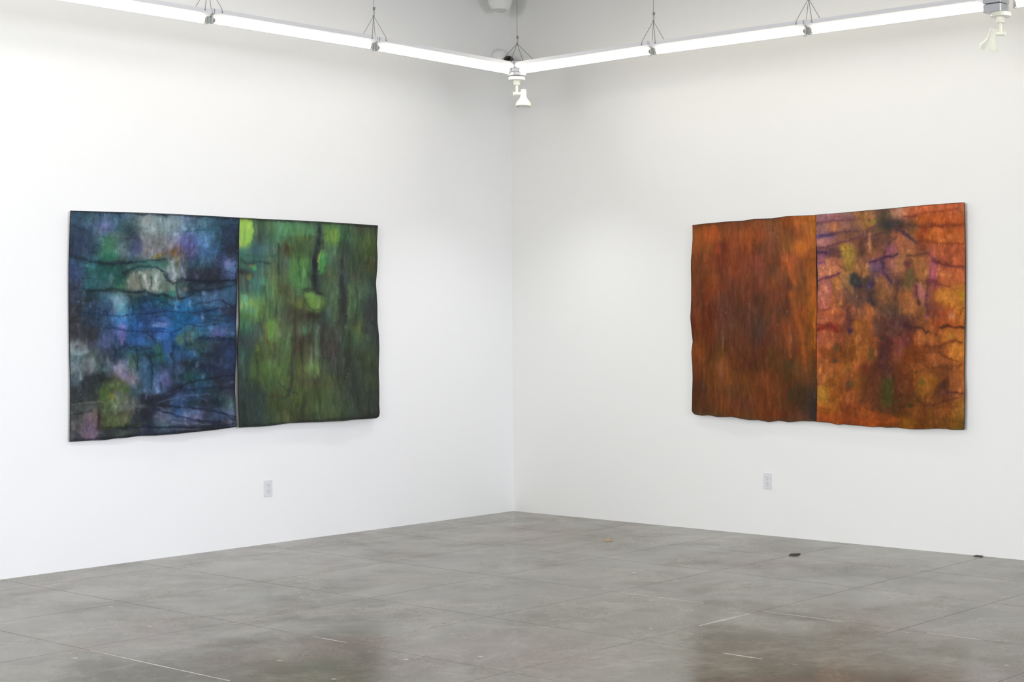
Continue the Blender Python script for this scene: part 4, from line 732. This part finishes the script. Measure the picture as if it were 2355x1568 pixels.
# ------------------------------------------------------------------ fluorescent strips
DL, DR = 0.945, 0.914             # distance of the two runs from their walls
SL = 1.262
def strip_proto():
    r = empty('fluorescent_strip')
    L = SL
    bm = bmesh.new()                                   # housing: a folded channel, box on top and splayed sides below
    prof = [(-0.052, 0.061), (0.052, 0.061), (0.052, 0.036), (0.030, 0.022), (-0.030, 0.022), (-0.052, 0.036)]
    ends = []
    for x in (0.003, L-0.003): ends.append([bm.verts.new((x, y, z)) for y, z in prof])
    for k in range(6): bm.faces.new((ends[0][k], ends[0][(k+1) % 6], ends[1][(k+1) % 6], ends[1][k]))
    bm.faces.new(ends[0][::-1]); bm.faces.new(ends[1])
    link('housing', bm, M_ENAMEL, r)
    bm = bmesh.new(); Mx = Matrix.Translation((0.0275, 0, 0)) @ Matrix.Rotation(math.pi/2, 4, 'Y')
    lathe(bm, [(0.0, 0.0), (0.019, 0.002), (0.019, L-0.057), (0.0, L-0.055)], 20, Mx)
    link('fluorescent_tube', bm, M_TUBE, r, smooth=True)
    for x, s in ((0.013, 1), (L-0.013, -1)):
        bm = bmesh.new(); box(bm, x-0.007, x+0.007, -0.012, 0.012, -0.022, 0.024, 0.002)
        h = link('lamp_holder', bm, M_SOCKET, r)
        bm = bmesh.new(); lathe(bm, [(0, -0.004), (0.0175, -0.004), (0.0175, 0.004), (0, 0.004)], 16, Matrix.Translation((x+s*0.0105, 0, 0)) @ Matrix.Rotation(math.pi/2, 4, 'Y'))
        link('tube_cap', bm, M_COPPER, h)
    bm = bmesh.new(); box(bm, 0.30, 0.37, -0.012, 0.012, 0.061, 0.065, 0.001); link('knockout_plate', bm, M_ENAMEL, r)
    return r
strip = strip_proto(); used = False
def put_strip(x, y, z, rz, label, tilt=0.0, group='hanging fluorescent strips'):
    global used
    o = strip if not used else copy_tree(strip); used = True
    o.location = (x, y, z); o.rotation_euler = (0, tilt, rz)
    tag(o, label, 'light', group)
HZ = 3.36
left_labels = ['glowing fluorescent strip on the left run, nearest the corner', 'glowing fluorescent strip on the left run, between the two wire hangers',
               'glowing fluorescent strip running out at the top left edge']
yl = -0.952
for k in range(6):
    y = yl - k*1.282
    lab = left_labels[k] if k < 3 else 'fluorescent strip further along the left run'
    if k > 2: lab = ['fourth strip of the left run, outside the picture', 'fifth strip of the left run, outside the picture', 'sixth strip of the left run, outside the picture'][k-3]
    put_strip(DL, y, HZ + 0.004*min(k, 2) - (0.012 if k == 2 else 0) - (0.016 if k == 0 else 0), -math.pi/2, lab, -0.0127 if k == 0 else 0.0)
right_labels = ['glowing fluorescent strip on the right run, nearest the corner', 'glowing fluorescent strip on the right run, between the two wire hangers',
                'glowing fluorescent strip on the right run, ending at the square junction box', 'short visible end of a fluorescent strip at the top right corner of the picture']
for k in range(6):
    x = 1.000 + k*1.274 + (0.145 if k > 2 else 0)
    lab = right_labels[k] if k < 4 else 'fluorescent strip further along the right run'
    if k > 3: lab = ['fifth strip of the right run, outside the picture', 'sixth strip of the right run, outside the picture'][k-4]
    put_strip(x, -DR, HZ - 0.005*min(k, 3) - (0.016 if k == 0 else 0), 0, lab, -0.0127 if k == 0 else 0.0)

# couplers between strips and the wire hangers above them
def hanger_proto():
    r = empty('wire_hanger')
    top = ROOM_Z - 3.36
    bm = bmesh.new(); tube(bm, [(0.0, 0, 0.265), (0.002, 0, 0.8), (0, 0, top)], 0.0016, 6); link('wire', bm, M_WIRE, r)
    bm = bmesh.new(); box(bm, -0.004, 0.010, -0.004, 0.004, 0.243, 0.262, 0.001); tube(bm, [(0.006, 0, 0.255), (0.016, 0, 0.262)], 0.0014, 6); link('crimp', bm, M_WIRE, r)
    bm = bmesh.new(); tube(bm, [(0.004, 0, 0.243), (0.010, 0, 0.225), (0.003, 0, 0.205), (-0.003, 0, 0.225), (0.0, 0, 0.243)], 0.0015, 6); link('loop', bm, M_WIRE, r)
    bm = bmesh.new(); lathe(bm, [(0, 0.197), (0.006, 0.199), (0.006, 0.208), (0, 0.210)], 10); link('ring', bm, M_WIRE, r)
    for sx in (-1, 1):
        for sy in (-1, 1):
            bm = bmesh.new(); tube(bm, [(0, 0, 0.203), (sx*0.058, sy*0.053, 0.064), (sx*0.060, sy*0.055, 0.045)], 0.0017, 6)
            lathe(bm, [(0, -0.004), (0.004, -0.004), (0.004, 0.004), (0, 0.004)], 8, Matrix.Translation((sx*0.060, sy*0.055, 0.042)))
            link('support_wire', bm, M_WIRE, r)
    bm = bmesh.new(); box(bm, -0.0045, 0.0045, -0.050, 0.050, 0.030, 0.0595, 0.001); link('coupler', bm, M_ENAMEL, r)
    bm = bmesh.new()
    box(bm, -0.0045, 0.0045, -0.008, 0.008, -0.024, 0.018, 0.002); tube(bm, [(0.0, 0, 0.02), (0.004, 0, 0.045)], 0.004, 6)
    tube(bm, [(0.0, -0.006, -0.018), (-0.012, -0.012, -0.030), (-0.034, -0.012, -0.030)], 0.0035, 6)
    link('lamp_clip', bm, M_SOCKET, r)
    return r
hg = hanger_proto(); tag(hg, 'wire hanger with four splayed wires at the left run joint nearer the corner', 'hanger', 'wire hangers')
hg.location = (DL, yl-1.272, HZ+0.002); hg.rotation_euler = (0, 0, math.pi/2)
def put_hanger(x, y, z, rz, label):
    o = copy_tree(hg); o.location = (x, y, z); o.rotation_euler = (0, 0, rz); tag(o, label, 'hanger', 'wire hangers'); return o
put_hanger(DL, yl-1.272-1.282, HZ+0.006, math.pi/2, 'cropped wire hanger at the left run joint nearer the left edge')
put_hanger(1.000+1.268, -DR, HZ-0.002, 0, 'wire hanger with single wire rising above it, on the right run nearer the corner')
put_hanger(1.000+1.268+1.274, -DR, HZ-0.007, 0, 'wire hanger on the right run, cropped by the top edge, before the square junction box')
put_hanger(DL, yl-1.272-2*1.282, HZ, math.pi/2, 'wire hanger further along the left run')
put_hanger(1.145+5*1.274-0.006, -DR, HZ-0.01, 0, 'wire hanger further along the right run')

# corner: wire hanger, junction box, spotlight
ch = empty('corner_wire_hanger', (DL+0.017, -DR+0.016, HZ)); tag(ch, 'wire hanger above the junction box in the corner of the room', 'hanger', 'wire hangers')
bm = bmesh.new(); tube(bm, [(0, 0, 0.245), (0.001, 0, 0.9), (-0.003, 0, ROOM_Z-HZ)], 0.0017, 6); link('wire', bm, M_WIRE, ch)
bm = bmesh.new(); box(bm, -0.004, 0.010, -0.004, 0.004, 0.226, 0.246, 0.001); tube(bm, [(0.006, 0, 0.232), (0.018, 0, 0.228)], 0.0014, 6); link('crimp', bm, M_WIRE, ch)
bm = bmesh.new(); tube(bm, [(0.004, 0, 0.228), (0.009, 0, 0.212), (0.002, 0, 0.196), (-0.003, 0, 0.212), (0, 0, 0.228)], 0.0015, 6); link('loop', bm, M_WIRE, ch)
bm = bmesh.new(); lathe(bm, [(0, 0.186), (0.006, 0.188), (0.006, 0.197), (0, 0.199)], 10); link('ring', bm, M_WIRE, ch)
for p in ((-0.055, -0.105, 0.062), (-0.012, -0.055, 0.060), (0.058, 0.0, 0.060), (0.125, 0.045, 0.062)):
    bm = bmesh.new(); tube(bm, [(0, 0, 0.19), p], 0.0018, 6); link('support_wire', bm, M_WIRE, ch)

def junction(name, loc, rz, label, square=False):
    j = empty(name, loc, rz); tag(j, label, 'junction box')
    bm = bmesh.new()
    if square:
        box(bm, -0.058, 0.058, -0.055, 0.055, 0.020, 0.105, 0.003); link('box_body', bm, M_GALV, j)
        bm = bmesh.new(); box(bm, -0.056, 0.056, -0.0525, 0.0525, -0.032, 0.0165, 0.003); link('extension_ring', bm, M_GALV, j)
        for x in (-0.03, 0.0, 0.03):
            bm = bmesh.new(); lathe(bm, [(0, 0), (0.007, 0.0), (0.007, 0.0015), (0, 0.002)], 12, Matrix.Translation((x, -0.055, 0.07)) @ Matrix.Rotation(math.pi/2, 4, 'X')); link('knockout', bm, M_GALV, j)
        for x in (-0.035, 0.035):
            bm = bmesh.new(); lathe(bm, [(0, 0), (0.004, 0.0), (0.004, 0.003), (0, 0.003)], 8, Matrix.Translation((x, -0.0525, -0.02)) @ Matrix.Rotation(math.pi/2, 4, 'X')); link('screw', bm, M_GALV, j)
        for s in (-1, 1):
            bm = bmesh.new(); lathe(bm, [(0.011, 0), (0.017, 0.002), (0.017, 0.012), (0.013, 0.014), (0.013, 0.03), (0, 0.03)], 14, Matrix.Translation((s*0.058, 0, 0.055)) @ Matrix.Rotation(s*math.pi/2, 4, 'Y')); link('conduit_nipple', bm, M_GALV, j)
    else:
        box(bm, -0.034, 0.034, -0.034, 0.034, -0.018, 0.062, 0.003); link('box_body', bm, M_GALV, j)
        bm = bmesh.new(); lathe(bm, [(0, -0.050), (0.066, -0.050), (0.072, -0.045), (0.070, -0.028), (0.045, -0.018), (0, -0.018)], 8, Matrix.Rotation(math.pi/8, 4, 'Z')); link('cover_plate', bm, M_GALV, j)
        for a in (0.3, math.pi/2+0.3, math.pi+0.3, -math.pi/2+0.3):
            bm = bmesh.new(); lathe(bm, [(0.011, 0), (0.016, 0.002), (0.016, 0.010), (0.010, 0.012), (0, 0.012)], 12, Matrix.Rotation(a-0.3, 4, 'Z') @ Matrix.Translation((0.034, 0, 0.018)) @ Matrix.Rotation(math.pi/2, 4, 'Y')); link('conduit_nipple', bm, M_GALV, j)
            bm = bmesh.new(); lathe(bm, [(0, 0), (0.006, 0.0), (0.006, 0.003), (0, 0.003)], 8, Matrix.Rotation(a-0.3, 4, 'Z') @ Matrix.Translation((0.034, 0, 0.048)) @ Matrix.Rotation(math.pi/2, 4, 'Y')); link('screw', bm, M_ENAMEL, j)
    return j
JC = (DL+0.015, -DR+0.012, HZ+0.002); JR = (4.858, -DR, 3.34)
junction('corner_junction_box', JC, math.pi/4, 'small steel junction box with octagonal plate in the corner where the strips meet')
junction('square_junction_box', JR, 0, 'square galvanised junction box at the top right between two strips', True)

def spotlight(loc, rz, lean, side, label):
    s = empty('spotlight', loc, rz); tag(s, label, 'spotlight', 'white ceiling spotlights')
    bm = bmesh.new(); lathe(bm, [(0, 0.0), (0.058, 0.0), (0.060, -0.003), (0.060, -0.022), (0.056, -0.025), (0, -0.025)], 32); link('canopy', bm, M_CREAM, s, True)
    bm = bmesh.new(); lathe(bm, [(0, -0.025), (0.026, -0.025), (0.026, -0.040), (0.022, -0.058), (0.019, -0.060), (0, -0.060)], 24); link('collar', bm, M_CREAM, s, True)
    bm = bmesh.new(); lathe(bm, [(0, -0.06), (0.010, -0.06), (0.010, -0.128), (0, -0.128)], 16); link('stem', bm, M_CREAM, s, True)
    bm = bmesh.new(); tube(bm, [(-side*0.022, 0, -0.121), (side*0.045, 0, -0.121)], 0.0115, 14)
    box(bm, -side*0.022-0.004, -side*0.022+0.004, -0.013, 0.013, -0.134, -0.108, 0.003); link('knuckle', bm, M_CREAM, s, True)
    # bell shade hanging from the side of the knuckle
    Mt = Matrix.Translation((side*0.048, 0, -0.120)) @ Matrix.Rotation(lean[0], 4, 'Y') @ Matrix.Rotation(lean[1], 4, 'X')
    prof = [(0, 0.030), (0.016, 0.030), (0.0205, 0.027), (0.023, -0.025), (0.030, -0.040), (0.054, -0.070), (0.056, -0.098), (0.0535, -0.098), (0.0515, -0.072), (0.028, -0.043), (0.020, -0.030), (0, -0.030)]
    bm = bmesh.new(); lathe(bm, prof, 36, Mt); sh = link('lamp_shade', bm, M_CREAM, s, True)
    bm = bmesh.new(); lathe(bm, [(0, -0.030), (0.012, -0.034), (0.022, -0.050), (0.044, -0.080), (0.040, -0.090), (0, -0.094)], 28, Mt); link('bulb', bm, M_ENAMEL, sh, True)
    return s
AZ = math.atan2(RT.y, RT.x)
spotlight((JC[0], JC[1], JC[2]-0.054), AZ, (0.0, -0.12), 1, 'white spotlight with bell shade hanging in the corner of the room')
spotlight((JR[0]+0.03, JR[1], JR[2]-0.033), AZ+0.05, (0.20, 0.35), -1, 'white spotlight with tilted bell shade hanging at the top right')

sl = bpy.data.lights.new('corner_fill_spot', 'SPOT'); sl.energy = 54; sl.spot_size = math.radians(110); sl.spot_blend = 1.0; sl.shadow_soft_size = 0.04; sl.color = (0.97, 0.98, 1.0)  # fill added under the corner shade to lift the lower walls
so = bpy.data.objects.new('corner_fill_spot', sl); COL.objects.link(so)
so.location = Vector((JC[0], JC[1], JC[2]-0.054)) + Matrix.Rotation(AZ, 3, 'Z') @ Vector((0.048, 0, -0.225))

# ------------------------------------------------------------------ corner cameras
tc = empty('turret_camera', (0.0, -0.150, 3.632)); tag(tc, 'small corner camera with black ball lens in a pale wall housing', 'camera')
bm = bmesh.new(); lathe(bm, [(0, 0), (0.065, 0.0), (0.070, 0.006), (0.070, 0.035), (0.060, 0.060), (0.040, 0.072), (0, 0.072)], 32, Matrix.Rotation(math.pi/2, 4, 'Y')); link('housing', bm, M_WALL_L, tc, True)
bm = bmesh.new(); bmesh.ops.create_uvsphere(bm, u_segments=32, v_segments=20, radius=0.042, matrix=Matrix.Translation((0.090, 0.036, -0.026))); ball = link('lens_ball', bm, M_BLACK, tc, True)
for k in range(6):
    a = -0.75 + k*0.19; d = Vector((0.62*math.cos(a)+0.2, math.sin(a)-0.35, -0.30)).normalized()
    bm = bmesh.new(); bmesh.ops.create_uvsphere(bm, u_segments=10, v_segments=8, radius=0.0035, matrix=Matrix.Translation(Vector((0.090, 0.036, -0.026))+d*0.0415)); link('led', bm, M_LED, ball, True)
dc = empty('dome_camera', (0.2, -0.314, 4.036)); tag(dc, 'white round dome fixture high in the corner, cut by the top edge', 'camera')
bm = bmesh.new(); lathe(bm, [(0, 0.13), (0.040, 0.13), (0.075, 0.110), (0.094, 0.07), (0.097, 0.03), (0.095, 0.0), (0.086, -0.030), (0.073, -0.052), (0.060, -0.066), (0.052, -0.064), (0, -0.058)], 40); link('housing', bm, M_DOMEW, dc, True)
bm = bmesh.new(); lathe(bm, [(0.050, -0.0645), (0.047, -0.074), (0.036, -0.083), (0.018, -0.088), (0, -0.090)], 32); link('clear_bubble', bm, M_BUBBLE, dc, True)
bm = bmesh.new(); tube(bm, [(0, 0, 0.13), (0, 0, 0.20), (-0.04, 0, 0.235), (-0.195, 0, 0.235)], 0.016, 14); link('wall_arm', bm, M_DOMEW, dc, True)
bm = bmesh.new(); box(bm, -0.2, -0.19, -0.045, 0.045, 0.19, 0.28, 0.002); link('wall_plate', bm, M_DOMEW, dc)

# ------------------------------------------------------------------ wall outlets
def outlet(loc, rz, label):
    o = empty('wall_outlet', loc, rz); tag(o, label, 'outlet', 'duplex wall outlets')
    bm = bmesh.new(); box(bm, -0.035, 0.035, -0.006, 0.0, -0.0575, 0.0575, 0.0025); link('cover_plate', bm, M_PLASTIC, o)
    for z in (0.021, -0.021):
        bm = bmesh.new()
        lathe(bm, [(0, 0), (0.0172, 0.0), (0.0172, 0.0022), (0, 0.0022)], 24, Matrix.Translation((0, -0.006, z)) @ Matrix.Rotation(math.pi/2, 4, 'X') @ Matrix.Diagonal((1, 0.83, 1, 1)))
        rc = link('receptacle', bm, M_PLASTIC, o)
        for x, h in ((-0.0063, 0.0085), (0.0063, 0.0070)):
            bm = bmesh.new(); box(bm, x-0.0012, x+0.0012, -0.0088, -0.0078, z+0.001, z+0.001+h); link('slot', bm, M_SLOT, rc)
        bm = bmesh.new(); lathe(bm, [(0, 0), (0.0026, 0.0), (0.0026, 0.0008), (0, 0.0008)], 12, Matrix.Translation((0, -0.0081, z-0.0075)) @ Matrix.Rotation(math.pi/2, 4, 'X')); link('ground_hole', bm, M_SLOT, rc)
    bm = bmesh.new(); lathe(bm, [(0, 0), (0.003, 0.0), (0.003, 0.001), (0, 0.0012)], 12, Matrix.Translation((0, -0.006, 0)) @ Matrix.Rotation(math.pi/2, 4, 'X')); link('screw', bm, M_GALV, o)
outlet((0.0, -2.395, 0.384), math.pi/2, 'white duplex outlet low on the left wall below the green sheet')
outlet((2.543, 0.0, 0.389), 0, 'white duplex outlet low on the right wall below the rust sheet')

# ------------------------------------------------------------------ bits lying on the floor
def chip(name, loc, rz, pts, h, m, label, cat):
    bm = bmesh.new(); lo = [bm.verts.new((x, y, 0)) for x, y in pts]; hi = [bm.verts.new((x*0.8+0.002, y*0.8, h*(0.7+0.3*((i*7) % 3)/2))) for i, (x, y) in enumerate(pts)]
    n = len(pts)
    for i in range(n): bm.faces.new((lo[i], lo[(i+1) % n], hi[(i+1) % n], hi[i]))
    bm.faces.new(lo[::-1]); bm.faces.new(hi)
    o = link(name, bm, m); o.location = loc; o.rotation_euler = (0, 0, rz); tag(o, label, cat)
M_TAN = mat('tan_wood_chip', (0.42, 0.30, 0.18), 0.7, noise=0.15, nscale=60)
M_DARK = mat('dark_scrap', (0.045, 0.040, 0.036), 0.7, noise=0.2, nscale=60)
chip('wood_chip', (1.80, -0.876, 0), AZ+0.1, [(-0.028, -0.012), (0.0, -0.02), (0.024, -0.008), (0.03, 0.012), (0.0, 0.018), (-0.026, 0.010)], 0.009, M_TAN, 'small tan wood chip on the floor near the corner', 'debris')
chip('dark_scrap', (3.248, -0.676, 0), AZ-0.25, [(-0.035, -0.03), (0.005, -0.035), (0.028, 0.0), (0.034, 0.045), (0.0, 0.02), (-0.03, 0.0)], 0.010, M_DARK, 'dark torn scrap lying on the floor below the rust sheet', 'debris')
chip('dark_crumb', (4.24, -0.022, 0), 0.1, [(-0.03, -0.012), (0.02, -0.014), (0.034, 0.0), (0.02, 0.010), (-0.02, 0.010)], 0.008, M_DARK, 'dark crumb against the foot of the right wall at the far right', 'debris')
# worn white caulk in three stretches of joint
def caulk(pts, w, label):
    bm = bmesh.new(); random.seed(int(pts[0][0]*100)); top = []; 
    n = 14
    for i in range(n+1):
        t = i/n*(len(pts)-1); k = min(int(t), len(pts)-2); f = t-k
        p = Vector((*pts[k], 0)).lerp(Vector((*pts[k+1], 0)), f); d = (Vector((*pts[k+1], 0))-Vector((*pts[k], 0))).normalized(); q = Vector((-d.y, d.x, 0))
        ww = w*(0.35+0.65*math.sin(math.pi*(i+0.5)/(n+1)))*random.uniform(0.6, 1.25)
        top.append([bm.verts.new(p+q*ww*0.5+Vector((0, 0, z))) for z in (-0.003, 0.0008)] + [bm.verts.new(p-q*ww*0.5+Vector((0, 0, z))) for z in (0.0008, -0.003)])
    for a, b in zip(top, top[1:]):
        for k in range(4): bm.faces.new((a[k], a[(k+1) % 4], b[(k+1) % 4], b[k]))
    bm.faces.new(top[0]); bm.faces.new(top[-1][::-1])
    o = link('caulk_patch', bm, M_CAULK, floor)
caulk([(2.38, -5.19), (2.9, -5.192), (3.46, -5.19)], 0.012, '')
caulk([(4.29, -2.56), (4.288, -2.98)], 0.024, '')
caulk([(4.80, -3.45), (5.02, -3.449)], 0.011, '')
caulk([(3.30, -2.46), (3.9, -2.459)], 0.007, '')
caulk([(4.3, -2.46), (4.8, -2.461)], 0.006, '')
caulk([(5.3, -2.46), (5.6, -2.459)], 0.007, '')
caulk([(2.95, -4.34), (3.20, -4.341)], 0.007, '')
